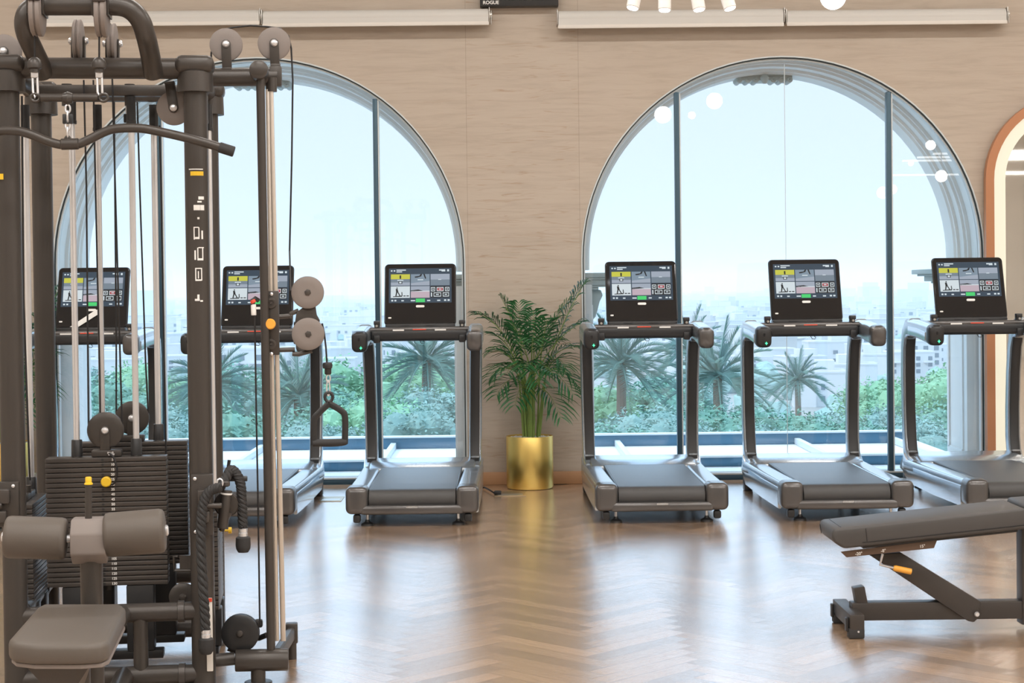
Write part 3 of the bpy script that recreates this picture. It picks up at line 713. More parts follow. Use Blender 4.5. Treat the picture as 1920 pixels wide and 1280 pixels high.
# four spotlights and the round lamp
t = thing('spot_cluster', 'cluster of four white spotlights hanging over the right window', 'spotlight', at(1280, -120, 9.5))
base = V3(t.location)
b = MB(); b.cyl((-.30, 0, .02), (.30, 0, .02), .02, 16, .004); b.cyl((0, 0, .02), (0, 0, ZC - base.z), .012, 12); obj('rail', b, m_spotbody, t)
b = MB(); b.lathe([(.07, 0), (.07, .03)], (0, 0, ZC - base.z - .031), (0, 0, 1), 24); obj('canopy', b, m_spotbody, t)
for (xa, ya, xb, yb) in ((1202, -60, 1186, 15), (1247, -60, 1246, 19), (1298, -60, 1311, 18), (1346, -60, 1369, 16)):
    p = at(xa, ya, 9.5) - base; q = at(xb, yb, 9.46) - base; dd = (q - p).normalized()
    b = MB(); b.lathe([(.030, 0), (.036, .006), (.036, (q - p).length - .004), (.033, (q - p).length)], p, dd, 24); b.tube([p + V3((0, 0, 0)), p * .5 + V3((p.x * .5, 0, .01)), V3((p.x * .92, 0, .02))], .008, 8)
    h = obj('lamp_head', b, m_spotbody, t)
    b = MB(); b.lathe([(.030, 0), (.028, .004), (.015, .008)], q + dd * .0005, dd, 20); obj('lens', b, m_spotface, h)
def globe(x, y, z, r, label, group='opal globe pendants'):
    t = thing('globe_pendant', label, 'pendant lamp', (x, y, z), 0, group)
    b = MB(); n = 16; b.lathe([(r * math.sin(PI * i / n), -r * math.cos(PI * i / n)) for i in range(n + 1)], (0, 0, 0), (0, 0, 1), 32); obj('globe', b, m_globe, t)
    b = MB(); b.cyl((0, 0, r - .003), (0, 0, ZC - z), .006, 8); b.lathe([(.02, r - .004), (.02, r + .035)], (0, 0, 0), (0, 0, 1), 16); obj('cord', b, m_brassf, t)
p = at(1562, -6, 9.7); globe(p.x, p.y, p.z, .072, 'glowing round pendant lamp at the top right, cut by the photo edge')
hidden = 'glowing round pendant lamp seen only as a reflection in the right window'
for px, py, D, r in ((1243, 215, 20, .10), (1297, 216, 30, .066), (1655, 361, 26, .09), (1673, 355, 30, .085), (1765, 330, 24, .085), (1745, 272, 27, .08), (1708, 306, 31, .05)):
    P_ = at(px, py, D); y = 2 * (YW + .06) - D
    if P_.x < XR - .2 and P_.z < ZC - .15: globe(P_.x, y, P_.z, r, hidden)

# sockets in the floor and the power lead
for i, (q, lab) in enumerate(((((926, 931), (984, 931), (984, 921), (932, 921)), 'flat metal floor socket in front of the brass pot'), (((600, 941), (640, 941), (641, 931), (606, 931)), 'flat metal floor socket left of the treadmill in the left window'))):
    P4 = [onz(*a) for a in q]; cx = sum(p.x for p in P4) / 4; cy = sum(p.y for p in P4) / 4; w = max(p.x for p in P4) - min(p.x for p in P4)
    t = thing('floor_socket', lab, 'socket', (cx, cy, 0), 0, 'floor sockets')
    b = MB(); b.box((0, 0, .002), (w, .26, .004), bev=.001); obj('cover_plate', b, m_brassf, t)
    b = MB(); b.box((0, -.05, .0045), (w * .8, .10, .002)); obj('flap', b, m_steelgrey, t)
pp = [onz(899, 918), onz(908, 918), onz(916, 922), onz(924, 927), onz(930, 928)]
b = MB(); pts = [(p.x, p.y, .006 + (.012 if 0 < i < 4 else 0)) for i, p in enumerate(pp)]; b.tube(pts, .0055, 8); b.box((pp[-1].x + .012, pp[-1].y, .018), (.05, .035, .026), bev=.006); tag(obj('power_lead', b, m_cable), 'black power lead running from the treadmill to the floor socket', 'cable')

# ------------------------------------------------------------------ workout bench
def bench():
    o = onz(1607, 1198); t = thing('workout_bench', 'dark adjustable workout bench with a yellow lever at the lower right', 'bench', (o.x, o.y, 0))
    O_ = V3((o.x, o.y, 0)); yf = o.y                                   # near face of the foot bar
    yc = yf + .175
    def q(px, py, Y): return at(px, py, Y) - O_
    # foot bar across + rubber feet + stop
    b = MB(); xa = q(1594, 1150, yf).x; xb = q(1621, 1150, yf).x; xm = (xa + xb) / 2; ww = xb - xa
    b.box((xm, .18, .066), (ww, .36, .062), bev=.004); fb = obj('foot_bar', b, m_benchframe, t)
    for yy in (.022, .338):
        b = MB(); b.box((xm - .002, yy, .022), (ww + .006, .044, .042), bev=.006); obj('rubber_foot', b, m_rubber, t)
    for yy in (.03, .33):
        b = MB(); b.box((xa - .008, yy, .055), (.012, .03, .055), bev=.003); obj('end_cap', b, m_black, t)
    b = MB(); b.cyl((xm + .004, -.003, .03), (xm + .004, .002, .03), .004, 10); obj('screw', b, m_chrome, t)
    # long floor beam
    zb = q(1700, 1163, yc - .04).z; zt = q(1700, 1130, yc - .04).z; xr = 1.55
    b = MB(); b.box(((xb + xr) / 2 - .01, .175, (zb + zt) / 2), (xr - xb + .02, .07, zt - zb), bev=.004); obj('floor_beam', b, m_benchframe, t)
    b = MB(); s0 = q(1603, 1100, yc).x
    b.box((q(1612, 1118, yc).x, .175, q(1608, 1118, yc).z), (.045, .06, .085), Matrix.Rotation(-.18, 3, 'Y'), .003); obj('stop_block', b, m_benchframe, t)
    # diagonal strut: plate pair
    ys = yc - .045; P = [q(1630, 1040, ys), q(1688, 1035, ys), q(1838, 1127, ys), q(1834, 1158, ys), q(1826, 1166, ys), q(1815, 1164, ys)]
    b = MB(); b.prism([(p.x, p.z) for p in P], .10, frame((0, .175, 0), (1, 0, 0), (0, 0, 1)), .004); obj('diagonal_strut', b, m_benchframe, t)
    c = q(1830, 1150, ys); b = MB(); b.lathe([(.009, 0), (.011, .004), (.008, .010)], (c.x, .12, c.z), (0, -1, 0), 16); obj('pivot_bolt', b, m_chrome, t)
    # upright post at right
    b = MB(); x0 = q(1911, 1060, yc).x; b.box((x0 + .045, .175, .24), (.09, .08, .44), bev=.004); obj('upright_post', b, m_benchframe, t)
    b = MB(); b.box((x0 + .05, .133, q(1915, 1026, yc).z), (.08, .004, .012)); obj('warning_strip', b, m_red, t)
    b = MB(); b.box((x0 + .05, .132, q(1915, 1075, yc).z), (.07, .004, .16)); obj('warning_label', b, mat('pale_label', (.55, .46, .36), .6), t)
    # back pad
    A = q(1558, 992, yf); B = q(1924, 952.4, yf); dirx = V3((B.x - A.x, 0, B.z - A.z)).normalized(); L = (B - A).length
    th = .085; nz = V3((-dirx.z, 0, dirx.x)); y0, y1 = 0.005, .29
    o0 = A + V3((0, .005, 0)); bm = bmesh.new()
    out = [(0.012, 0), (L, 0), (L, -th), (.045, -th), (.008, -.055), (0, -.03)]
    Mx = frame(V3((A.x, (y0 + y1) / 2, A.z)), dirx, nz)
    b = MB(); b.prism(out, y1 - y0, Mx, .012); obj('back_pad', b, m_benchpad, t, sharp=50)
    b = MB()
    for k in (y0 - .0005, y1 + .0005):
        b.tube([Mx @ V3((.12, -.068, -(k - (y0 + y1) / 2))), Mx @ V3((L - .01, -.068, -(k - (y0 + y1) / 2)))], .002, 6)
        b.tube([Mx @ V3((.14, -.012, -(k - (y0 + y1) / 2))), Mx @ V3((.14, -.068, -(k - (y0 + y1) / 2)))], .0015, 6)
    b.tube([Mx @ V3((.045, .0005, -.12)), Mx @ V3((.045, .0005, .12))], .0016, 6)
    b.tube([Mx @ V3((-.0005, -.012, -.09)), Mx @ V3((.001, -.05, -.09))], .0015, 6)
    obj('seam', b, m_black, t)
    b = MB(); b.box(Mx @ V3((L / 2 + .05, -th - .008, 0)), (L * .8, .20, .014), Matrix.Rotation(-math.atan2(dirx.z, dirx.x), 3, 'Y'), .003); obj('pad_board', b, m_black, t)
    # seat pad starts where the back pad ends
    b = MB(); o1 = Mx @ V3((L + .008, 0, 0)); M2 = frame(o1, (1, 0, .06), (-.06, 0, 1)); b.prism([(0, .008), (.42, .008), (.42, -.07), (.03, -.08), (0, -.05)], y1 - y0 + .01, M2, .014); obj('seat_pad', b, m_benchpad, t, sharp=50)
    # angle plate with scale
    yp = .05; Q = [q(1576, 1034, yf + yp), q(1757, 1012, yf + yp), q(1751, 1027, yf + yp), q(1587, 1044.5, yf + yp)]
    b = MB(); b.prism([(p.x, p.z) for p in Q], .006, frame((0, yp, 0), (1, 0, 0), (0, 0, 1)), .001); ap = obj('angle_plate', b, m_benchplate, t)
    b = MB()
    for tx, px, py in (('-20°', 1610, 1037.5), ('-8°', 1656, 1032), ('15°', 1729, 1023.5)):
        c = q(px, py, yf + yp); add_text(b, tx, .017, frame((c.x, yp - .0042, c.z), dirx, nz), True)
    obj('scale_marks', b, m_white, ap, sharp=0)
    # lever with yellow grip
    yl = .10; a = q(1652, 1036, yf + yl); c = q(1647, 1056, yf + yl); d = q(1672, 1062, yf + yl); e = q(1705, 1069, yf + yl)
    yl -= .03
    b = MB(); b.tube([(a.x, yl, a.z), (c.x, yl, c.z), (d.x, yl, d.z)], .0055, 10); lv = obj('lever', b, m_chrome, t)
    b = MB(); b.tube([(d.x, yl, d.z), (d.x * .9 + e.x * .1, yl, d.z * .9 + e.z * .1), (e.x, yl, e.z)], [.009, .0125, .0125], 16); obj('lever_grip', b, m_orange, lv)
    # far end, outside the picture: second foot bar so the bench stands
    b = MB(); b.box((xr, .175, .05), (.06, .50, .10), bev=.004); obj('rear_foot_bar', b, m_benchframe, t)
    return t
bench()

# ------------------------------------------------------------------ cable machine
TH = math.radians(6.5)
a_ = at(20, 580, 6.0); MO = V3((a_.x, a_.y, 0)); MU = V3((math.cos(TH), math.sin(TH), 0)); MV = V3((-math.sin(TH), math.cos(TH), 0))
def M(px, py, v=0.0):
    d = ray(px, py); t = (v - (CAMP - MO).dot(MV)) / d.dot(MV); p = CAMP + d * t
    return V3(((p - MO).dot(MU), v, p.z))
def MZ(px, py, z):
    p = onz(px, py, z) - MO; return V3((p.dot(MU), p.dot(MV), z))
def pr(npx, v=0.0): return npx * (6.0 + v) / F      # length of n pixels at depth v
WU, DV = .65, .775
mach = thing('cable_machine', 'large brown-grey multi-station cable machine with seat and weight stacks at left', 'gym machine', MO, TH)
ZT = M(200, 128).z
for u, v in ((0, 0), (WU, 0), (0, DV), (WU, DV)):
    b = MB(); rr = .042 if v == 0 else .040; b.cyl((u, v, 0.0), (u, v, ZT - .03), rr, 28)
    if v == 0: b.cyl((u, v, 0), (u, v, .012), .065, 28, .004)
    p = obj('post', b, m_gear, mach)
    b = MB(); b.box((u, v, ZT + .012), (.135, .12, .062), bev=.024, seg=3); b.lathe([(.064, 0), (.062, .07), (.055, .075)], (u, v, ZT - .085), (0, 0, 1), 28); obj('post_cap', b, m_gear, p)
    if v == 0:
        b = MB(); zc = M(345, 1143).z; 
def beam(name, p, q, r, m=m_gear, n=20, par=None):
    b = MB(); b.cyl(p, q, r, n); return obj(name, b, m, par or mach)
beam('top_beam', (0, 0, ZT), (WU, 0, ZT), .037); beam('top_beam', (0, DV, ZT), (WU, DV, ZT), .034)
for u in (0, WU): beam('top_beam', (u, 0, ZT), (u, DV, ZT), .034)
b = MB(); b.box((WU / 2, .45, ZT - .045), (WU - .1, .05, .045), bev=.006); b.box((WU / 2, .30, ZT - .045), (WU - .1, .05, .04), bev=.006); obj('rod_crossbar', b, m_gear, mach)
ZL = M(300, 1147).z; ZF = M(260, 1266).z
beam('seat_beam', (0, 0, ZL), (WU, 0, ZL), .033); beam('floor_beam', (0, 0, ZF), (WU, 0, ZF), .034)
beam('floor_beam', (0, DV, .07), (WU, DV, .07), .034); beam('rear_beam', (0, DV, ZL), (WU, DV, ZL), .03)
for u in (0, WU):
    beam('side_beam', (u, 0, ZL), (u, DV, ZL), .033); beam('floor_beam', (u, 0, ZF), (u, DV, ZF), .032)
for px in (264, 300): pass
c = M(264, 1200); beam('stub_post', (c.x, 0, ZF), (c.x, 0, ZL), .026)
c2 = M(210, 1200, DV); beam('stub_post', (c2.x, DV, .07), (c2.x, DV, ZL), .024)
for px in (340,):
    for z in (ZL, ZF):
        c = M(px, 1143); b = MB(); b.lathe([(.036, -.012), (.0385, -.011), (.0385, .011), (.036, .012)], (c.x, 0, z), (1, 0, 0), 24); obj('hose_clamp', b, m_plate, mach)
for u in (0, WU):
    for v in (.12, .55):
        b = MB(); b.lathe([(.035, -.01), (.037, -.009), (.037, .009), (.035, .01)], (u, v, ZL), (0, 1, 0), 24); obj('hose_clamp', b, m_black, mach)
# warning stickers on the rear floor beam
b = MB()
for px in (249, 280):
    c = M(px, 1190, DV - .037); b.box((c.x, DV - .036, .085), (.045, .004, .035))
obj('sticker', b, m_white, mach)

# bent overhead tube
pts = [(80, 140, -.02), (74, 118, -.06), (62, 92, -.12), (50, 65, -.17), (46, 40, -.20), (54, 20, -.20), (75, 11, -.20), (110, 10, -.20), (165, 10, -.20), (222, 11, -.20), (247, 20, -.20), (264, 40, -.19), (273, 66, -.16), (280, 95, -.10), (285, 122, -.05), (288, 140, -.02)]
P = [M(*p) for p in pts]
def smooth(P, n=5):
    out = []
    for i in range(len(P) - 1):
        p0 = P[max(i - 1, 0)]; p1 = P[i]; p2 = P[i + 1]; p3 = P[min(i + 2, len(P) - 1)]
        for k in range(n):
            t = k / n; out.append(.5 * ((2 * p1) + (p2 - p0) * t + (2 * p0 - 5 * p1 + 4 * p2 - p3) * t * t + (3 * p1 - p0 - 3 * p2 + p3) * t ** 3))
    out.append(P[-1]); return out
b = MB(); b.tube(smooth(P), .0345, 20); arch_t = obj('overhead_tube', b, m_gear, mach)

def pulley(c, axis, r, t=.022, bracket=None, m=m_disc, bolt=True, par=None, mb_=None, name='pulley'):
    b = MB(); c = V3(c)
    h = t / 2
    b.lathe([(.001, -h - .002), (r * .55, -h - .0015), (r * .9, -h), (r, -h + .004), (r, -.0035), (r * .93, -.0025), (r * .93, .0025), (r, .0035), (r, h - .004), (r * .9, h), (r * .55, h + .0015), (.001, h + .002)], c, axis, 36)
    p = obj(name, b, m, par or mach)
    ax = V3(axis).normalized()
    if bolt:
        for s in (-1, 1):
            b = MB(); b.lathe([(.013, 0), (.013, .005), (.009, .010), (.002, .012)], c + ax * s * (h + (.009 if bracket else .001)), ax * s, 16)
            obj('bolt', b, m_chrome if bracket else m_gear, p)
    if bracket is not None:       # end point of the fork
        e = V3(bracket); d = (e - c).normalized(); sd = ax.cross(d)
        b = MB()
        for s in (-1, 1):
            Mb = frame(c + ax * s * (h + .006), d, sd); L = (e - c).length; w = .017
            out = [(L, -w), (L, w)] + [(-w * math.sin(a * PI / 8), w * math.cos(a * PI / 8)) for a in range(9)]
            b.prism(out, .006, Mb, .001)
        b.box(e - d * .004, (.036, t + .02, .008), frame((0, 0, 0), sd, ax).to_3x3(), .001)
        obj('pulley_bracket', b, m_gear, p)
    return p
# overhead pulleys
AX = (1, 0, 0)
for (px, py, v, rpx, th) in ((70, 22, -.20, 46, .040), (191, 24, -.20, 46, .040)):
    c = M(px, py, v); r = pr(rpx, v); p = pulley(c, AX, r, th)
    b = MB(); sgn = 1
    b.box(c + V3((-.0255, 0, .03)), (.006, r * 1.3, r * 1.1), bev=.002); b.box(c + V3((.0255, 0, .03)), (.006, r * 1.3, r * 1.1), bev=.002)
    b.box(c + V3((0, -r * .97, .055)), (.045, .012, .06), bev=.003); obj('pulley_housing', b, m_gear, p)
for (px, py, v, rpx, e) in ((147, 77, .04, 40, (147, 125)), (211, 82, .06, 38, (211, 125))):
    c = M(px, py, v); pulley(c, AX, pr(rpx, v), .030, M(*e, v))
c = M(8, 97, .06); pulley(c, (0, 1, 0), pr(32, .06), .022, M(8, 128, .06))
VA = .20                      # line of the right outrigger arm
for px, py in ((424, 84), (514, 82)): c = M(px, py, VA); pulley(c, (0, 1, 0), pr(31, VA), .024, M(px + 2, py + 48, VA))
c = M(326, 203, .10); pulley(c, (0, 1, 0), pr(32, .1), .024, M(318, 154, .1))
beam('outrigger_arm', M(380, 145, VA), M(520, 144, VA), pr(17.5, VA))
b = MB(); e = M(517, 144, VA); b.box(e, (pr(23, VA), .06, pr(38, VA)), bev=.006); b.box(e + V3((0, 0, .036)), (.036, .05, .02), bev=.003); obj('arm_end_block', b, m_gear, mach)
# left outrigger arm (mostly beyond the frame)
e = M(4, 128, .06); beam('outrigger_arm', (0, .2, e.z), (-.28, .2, e.z), .033)
b = MB(); b.box((-.075, .0, e.z), (.20, .075, .07), bev=.01); obj('arm_bracket', b, m_gear, mach)

# weight stacks -------------------------------------------------
def stack(uc, vc, w, d, ztop, n, pitch, along, nums=False, rods=(), sleeve=None):
    """along 'u': plates are wide in u; 'v': wide in v"""
    sz = (w, d) if along == 'u' else (d, w)
    b = MB(); b.cyl((uc, vc, ztop - n * pitch - .02), (uc, vc, ztop + .05), .012, 14); b.box((uc, vc, ztop + .012), (sz[0] * .25, sz[1] * .6, .024), bev=.004)
    st = obj('weight_stack', b, m_gear, mach)
    for k in range(n):
        b = MB(); z = ztop - pitch * (k + .5)
        b.box((0, 0, 0), (sz[0], sz[1], pitch - .0022), bev=.0025, seg=2)
        if nums:
            b.cyl((-.012, -sz[1] / 2 - .0006, 0), (-.012, -sz[1] / 2 + .01, 0), .005, 12, mi=1)
        obj('weight_plate', b, [m_plate, m_black], st, loc=(uc, vc, z))
    if nums:
        b = MB()
        for k in range(n):
            add_text(b, str(5 * (k + 1)), pitch * .72, frame((uc + .024, vc - sz[1] / 2 - .0012, ztop - pitch * (k + .5)), (1.25, 0, 0), (0, 0, 1)), True)
        obj('weight_numbers', b, m_white, st, sharp=0)
    for s in (-1, 1):
        q = (uc + s * w * .265, vc) if along == 'u' else (uc, vc + s * w * .265)
        if rods: q = rods[0 if s < 0 else 1]
        b = MB(); b.cyl((q[0], q[1], .10), (q[0], q[1], ZT - .12), .0115, 16); rd = obj('guide_rod', b, m_chrome, mach)
        b = MB(); b.lathe([(.021, 0), (.0195, .06), (.018, .062)], (q[0], q[1], ztop + .001), (0, 0, 1), 16); obj('rod_collar', b, m_black, rd)
        b = MB(); b.lathe([(.0185, 0), (.0185, .012), (.017, .013), (.017, .10)], (q[0], q[1], ZT - .170), (0, 0, 1), 16); obj('rod_sleeve', b, m_black, rd)
    # rubber blocks and cradle
    b = MB(); zb = ztop - n * pitch
    for s in (-1, 1):
        q = (uc + s * w * .265, vc) if along == 'u' else (uc, vc + s * w * .265)
        b.box((q[0], q[1], (zb + .10) / 2 - .0), (.10, .075, max(.02, zb - .10)), bev=.006)
    b.box((uc, vc, .085), (sz[0] * .9, sz[1] * .8, .03), bev=.004)
    obj('stack_base', b, m_black, st)
    return st
zt1 = M(200, 857, .22).z; pit = pr(9.37, .22); u0 = M(86, 955, .22).x; u1 = M(313, 955, .22).x
uF = (u0 + u1) / 2; wF = u1 - u0; dF = .085; vF = .22 + dF / 2
rods1 = (M(139, 500, .27).x, .265), (M(251, 520, .27).x, .265)
stF = stack(uF, vF, wF, dF, zt1, 26, pit, 'u', True, rods1)
zt2 = M(250, 828, .50).z; ur1 = M(352, 930, .50).x; uR = ur1 - wF / 2; rods2 = (M(188, 500, .56).x, .545), (M(293, 500, .56).x, .545)
stR = stack(uR, .50 + dF / 2, wF, dF, zt2, 26, pit, 'u', False, rods2)
uRt = M(387, 560, .24).x; uLt = M(30, 560, .22).x
b0 = .30
stRt = stack(uRt - .012, .39, .36, .085, M(400, 960, .21).z, 20, pit, 'v', False, ((uRt, .24), (uRt, .54)))
stLt = stack(uLt + .004, .39, .36, .085, M(60, 945, .21).z, 20, pit, 'v', False, ((uLt, .22), (M(53, 560, .56).x, .56)))
# selector pins
def pin(px, py, v, st, m=m_yellow, rpx=10):
    c = M(px, py, v); b = MB(); b.lathe([(.004, -.0), (.004, .03), (pr(rpx), .032), (pr(rpx) * 1.02, .040), (pr(rpx), .052), (pr(rpx) * .8, .055)], c + V3((0, .03, 0)), (0, -1, 0), 24); obj('selector_pin', b, m, st)
pin(200, 902, .215, stF)
b = MB(); P = smooth([M(202, 848, .215), M(212, 856, .20), M(218, 872, .19), M(219, 890, .19), M(214, 906, .195), M(205, 908, .20)]); b.tube(P, .0035, 8); obj('pin_lanyard', b, m_cable, stF)
b = MB(); c = M(208, 850, .212); b.box(c, (.026, .006, .006), Matrix.Rotation(.3, 3, 'Y')); b.box(c, (.02, .006, .006), Matrix.Rotation(-.5, 3, 'Y')); obj('lanyard_clip', b, m_chrome, stF)
b = MB(); c = M(428, 994, .24); b.lathe([(.004, 0), (.004, .03), (.012, .031), (.012, .042), (.008, .043)], c - V3((.03, 0, 0)), (1, 0, 0), 16); obj('selector_pin', b, m_yellow, stRt)
# moving pulleys over the stacks
c = M(198, 806, .262); pulley(c, (0, 1, 0), pr(34, .26), .026, M(198, 855, .262), m_gear)
c = M(248, 783, .545); pulley(c, (0, 1, 0), pr(31.5, .55), .026, M(248, 826, .545), m_gear)
# cables
def cable(name, pts, r=.0033, par=None, m=m_cable):
    b = MB(); b.tube([M(*p) for p in pts], r, 8); return obj(name, b, m, par or mach)
cable('cable', [(157, 150, .262), (162, 350, .262), (166, 800, .262)])
cable('cable', [(175, 150, .30), (179, 350, .30), (187, 700, .30), (189, 862, .30)])
cable('cable', [(210, 128, .262), (216, 350, .262), (229, 800, .262)])
cable('cable', [(214, 190, .545), (218, 640, .545), (218, 785, .545)])
cable('cable', [(257, 180, .545), (262, 350, .545), (273, 680, .545), (278, 775, .545)])
cable('cable', [(299, 235, .42), (302, 350, .42), (308, 680, .42), (312, 880, .42)])
cable('cable', [(41, 180, .4), (44, 560, .4), (56, 900, .4)], .004)
cable('cable', [(396, 125, VA), (396, 100, VA), (400, 80, VA), (415, 56, VA), (440, 51, VA), (470, 48, VA), (500, 50, VA), (525, 53, VA), (541, 68, VA), (546, 90, VA), (549, 150, VA), (547, 300, VA), (543, 470, VA), (545, 545, .02)])
# bent grip tray on the rear beam
for px, v in ((125, .30), (243, .30)):
    c = M(px, 160, v); b = MB(); b.cyl((c.x, v, ZT - .10), (c.x, v, ZT - .02), .019, 16); obj('rod_socket', b, m_gear, mach)
b = MB(); c = M(240, 222, .35); b.box(c, (.03, .03, .032), bev=.003); b.cyl(c, c + V3((0, 0, .09)), .009, 12, mi=1); obj('cable_stop', b, [m_black, m_chrome], mach)

# yoke bar under the front pulleys
yb = thing
b = MB(); A = M(66, 183, -.20); B = M(194, 183, -.20); b.cyl(A + V3((.018, 0, 0)), B - V3((.018, 0, 0)), .0135, 16); c = M(127, 184, -.20); b.lathe([(.001, -.021), (.017, -.016), (.023, 0), (.017, .016), (.001, .021)], c, (1, 0, 0), 20)
for q in (A, B): b.tube([q + V3((.015 * math.cos(a * PI / 8), 0, .013 * math.sin(a * PI / 8))) for a in range(16)], .005, 8, closed=True)
yoke = obj('yoke_bar', b, m_gear, mach)
for px0, px1 in ((65, 66), (186, 188)):
    b = MB(); t_ = M(px0, 128, -.20); k = M(px0, 105, -.20)
    b.lathe([(.010, 0), (.0235, .008), (.0245, .022), (.020, .036), (.010, .044)][::1], M(px0, 132, -.20), (0, 0, 1), 20); b.cyl(M(px0, 136, -.20), M(px0, 126, -.20), .016, 16); obj('cable_stop', b, m_gear, yoke)
    b = MB(); b.box(M(px0, 139, -.20), (.024, .012, .024), bev=.002); b.tube([M(px0 - 4, 146, -.20), M(px0 - 3, 172, -.20), M(px0 + 1, 183, -.20), M(px0 + 6, 175, -.20), M(px0 + 5, 146, -.20)], .0042, 8, closed=True); obj('carabiner', b, m_chrome, yoke)
    cable('cable', [(px0, 60, -.21), (px0, 110, -.2)], .0033, yoke)

# station plates on the posts
for (x0, x1, y0, y1, s) in ((360, 399, 888, 1003, 1), (-10, 36, 902, 987, -1)):
    A = M(x0, y1, -.05); B = M(x1, y0, -.05); b = MB(); b.box(((A.x + B.x) / 2, -.05, (A.z + B.z) / 2), (B.x - A.x, .03, B.z - A.z), bev=.003); p = obj('station_plate', b, m_gear, mach)
    for z in (B.z - .014, A.z + .014):
        b = MB(); b.lathe([(.006, 0), (.006, .004), (.003, .006)], (A.x + .014 if s > 0 else B.x - .018, -.066, z), (0, -1, 0), 14); obj('bolt', b, m_chrome, p)
    b = MB(); zc = (A.z + B.z) / 2; uc = (A.x + B.x) / 2
    b.box((uc + s * .01, -.075, zc + .03), (.05, .03, .05), bev=.005); b.box((uc + s * .012, -.075, zc - .04), (.03, .03, .04), bev=.005); b.cyl((uc + s * .01, -.09, zc), (uc + s * .07, -.09, zc), .009, 14, .003); obj('latch', b, m_plate, p)
# low pulley group beside the right front post
c = M(425, 945, .02); pulley(c, (0, 1, 0), pr(24), .022, None, m_gear)
b = MB(); b.cyl(M(425, 918, -.02), M(417, 990, -.02), .0195, 18, .004); ph = obj('swivel_housing', b, m_gear, mach)
b = MB(); b.lathe([(.021, -.003), (.022, 0), (.021, .003)], M(424, 925, -.02), M(425, 918, -.02) - M(417, 990, -.02), 18); obj('white_ring', b, m_white, ph)
b = MB(); b.cyl(M(395, 948, -.06), M(412, 948, -.06), .010, 14, .003); b.cyl(M(415, 995, -.0), M(430, 960, .0), .010, 10); b.lathe([(.008, 0), (.014, .004), (.014, .016), (.006, .02)], M(424, 912, -.04), (0, 0, 1), 14); obj('pop_pin', b, m_plate, ph)
b = MB(); b.cyl(M(430, 862, .03), M(424, 900, .03), .006, 10); b.cyl(M(426, 897, .03), M(464, 897, .03), .010, 12, .003); b.box(M(434, 880, .03), (.03, .02, .02), bev=.004); obj('rope_hook', b, m_black, mach)
c = M(343, 1118, .16); pulley(c, (0, 1, 0), pr(26, .16), .022, None, m_gear)
A = M(326, 1042, .12); B = M(362, 1071, .12); b = MB(); b.tube([M(364, 1069, .12), M(327, 1069, .12), M(326, 1043, .12), M(333, 1043, .12)], .005, 8); b.box(((A.x + B.x) / 2 + .01, .13, (A.z + B.z) / 2), (B.x - A.x - .02, .02, B.z - A.z), bev=.003); obj('pulley_guard', b, m_gear, mach)
b = MB(); A = M(392, 1126, -.045); b.box((A.x, -.045, A.z - .12), (.022, .012, .26), bev=.003); b.box((A.x, -.0515, A.z + .004), (.022, .004, .012), mi=1); obj('instruction_strip', b, [m_blindbar, m_red], mach)
# pictograms on the right front post (flat print set on the tube)
b = MB(); c = M(371, 324, 0)
def decal(mb, px, py, wpx, hpx, mi):
    c = M(px, py, -.0425); w = pr(wpx); h = pr(hpx); n = 4; vs = []; 
    for i in range(n + 1):
        x = c.x - w / 2 + w * i / n; dx = max(-.0415, min(.0415, x - WU)); y = -math.sqrt(.0428 ** 2 - dx * dx)
        vs += [(WU + dx, y, c.z - h / 2), (WU + dx, y, c.z + h / 2)]
    mb.add(vs, [[2 * i, 2 * i + 2, 2 * i + 3, 2 * i + 1] for i in range(n)], mi)
for name, items in (('yellow_label', ((369, 325, 24, 8, 1), (367, 317, 26, 2, 0))), ('printed_code', ((377, 371, 10, 6, 0), (374, 378, 8, 3, 0), (369, 389, 12, 10, 0), (379, 389, 7, 10, 0))),
        ('pictogram', ((372, 409, 4, 4, 0),)), ('pictogram', ((364, 437, 2, 24, 0), (368, 426, 9, 2, 0), (373, 437, 2, 22, 0), (369, 446, 7, 4, 0), (379, 440, 3, 16, 0))),
        ('pictogram', ((366, 478, 3, 18, 0), (371, 476, 2, 24, 0), (377, 464, 10, 2, 0), (380, 476, 2, 24, 0), (376, 486, 9, 4, 0))), ('pictogram', ((367, 514, 2, 24, 0), (372, 503, 10, 2, 0), (378, 514, 2, 24, 0), (372, 525, 11, 3, 0), (372, 515, 2, 14, 0))),
        ('pictogram', ((370, 562, 9, 4, 0), (372, 556, 4, 8, 0), (378, 564, 5, 3, 0)))):
    b = MB()
    for it in items: decal(b, *it)
    obj(name, b, [m_white, m_yellow], mach, sharp=0)
b = MB(); c = M(3, 331, -.0425); b.box((c.x - .005, -.0425, c.z), (.022, .003, .02)); obj('yellow_label', b, m_yellow, mach)

# leaning cable column with guide rail
VC = .05
b = MB(); A = M(488, 140, VC); B = M(508.5, 1228, VC); b.tube([A, B], pr(8.2, VC), 20); colm = obj('column', b, m_gear, mach)
b = MB(); A2 = M(485, 130, VA); c0 = M(485, 130, VC - .045); b.lathe([(.004, -.006), (.022, -.004), (.032, .002), (.034, .012), (.034, .10), (.030, .11)], c0, (0, 1, 0), 28); obj('column_head', b, m_gear, colm)
b = MB(); b.cyl((M(488, 143, VC).x, VC + .04, M(488, 143, VC).z), (M(488, 143, VA).x, VA, M(488, 143, VA).z), .028, 18); obj('head_tube', b, m_gear, colm)
VR = .11
for (xa, xb, m, wpx) in ((501.5, 519, m_alu, 7.5), (508.5, 531, m_alu, 8.5)):
    b = MB(); A = M(xa, 168, VR); B = M(xb, 1200, VR); d = (B - A).normalized(); b.sweep([A, B], lambda i: rrect(pr(wpx + (1.5 if i else 0), VR), .03, .004, 2), side=V3((1, 0, 0))); obj('guide_rail', b, m, colm)
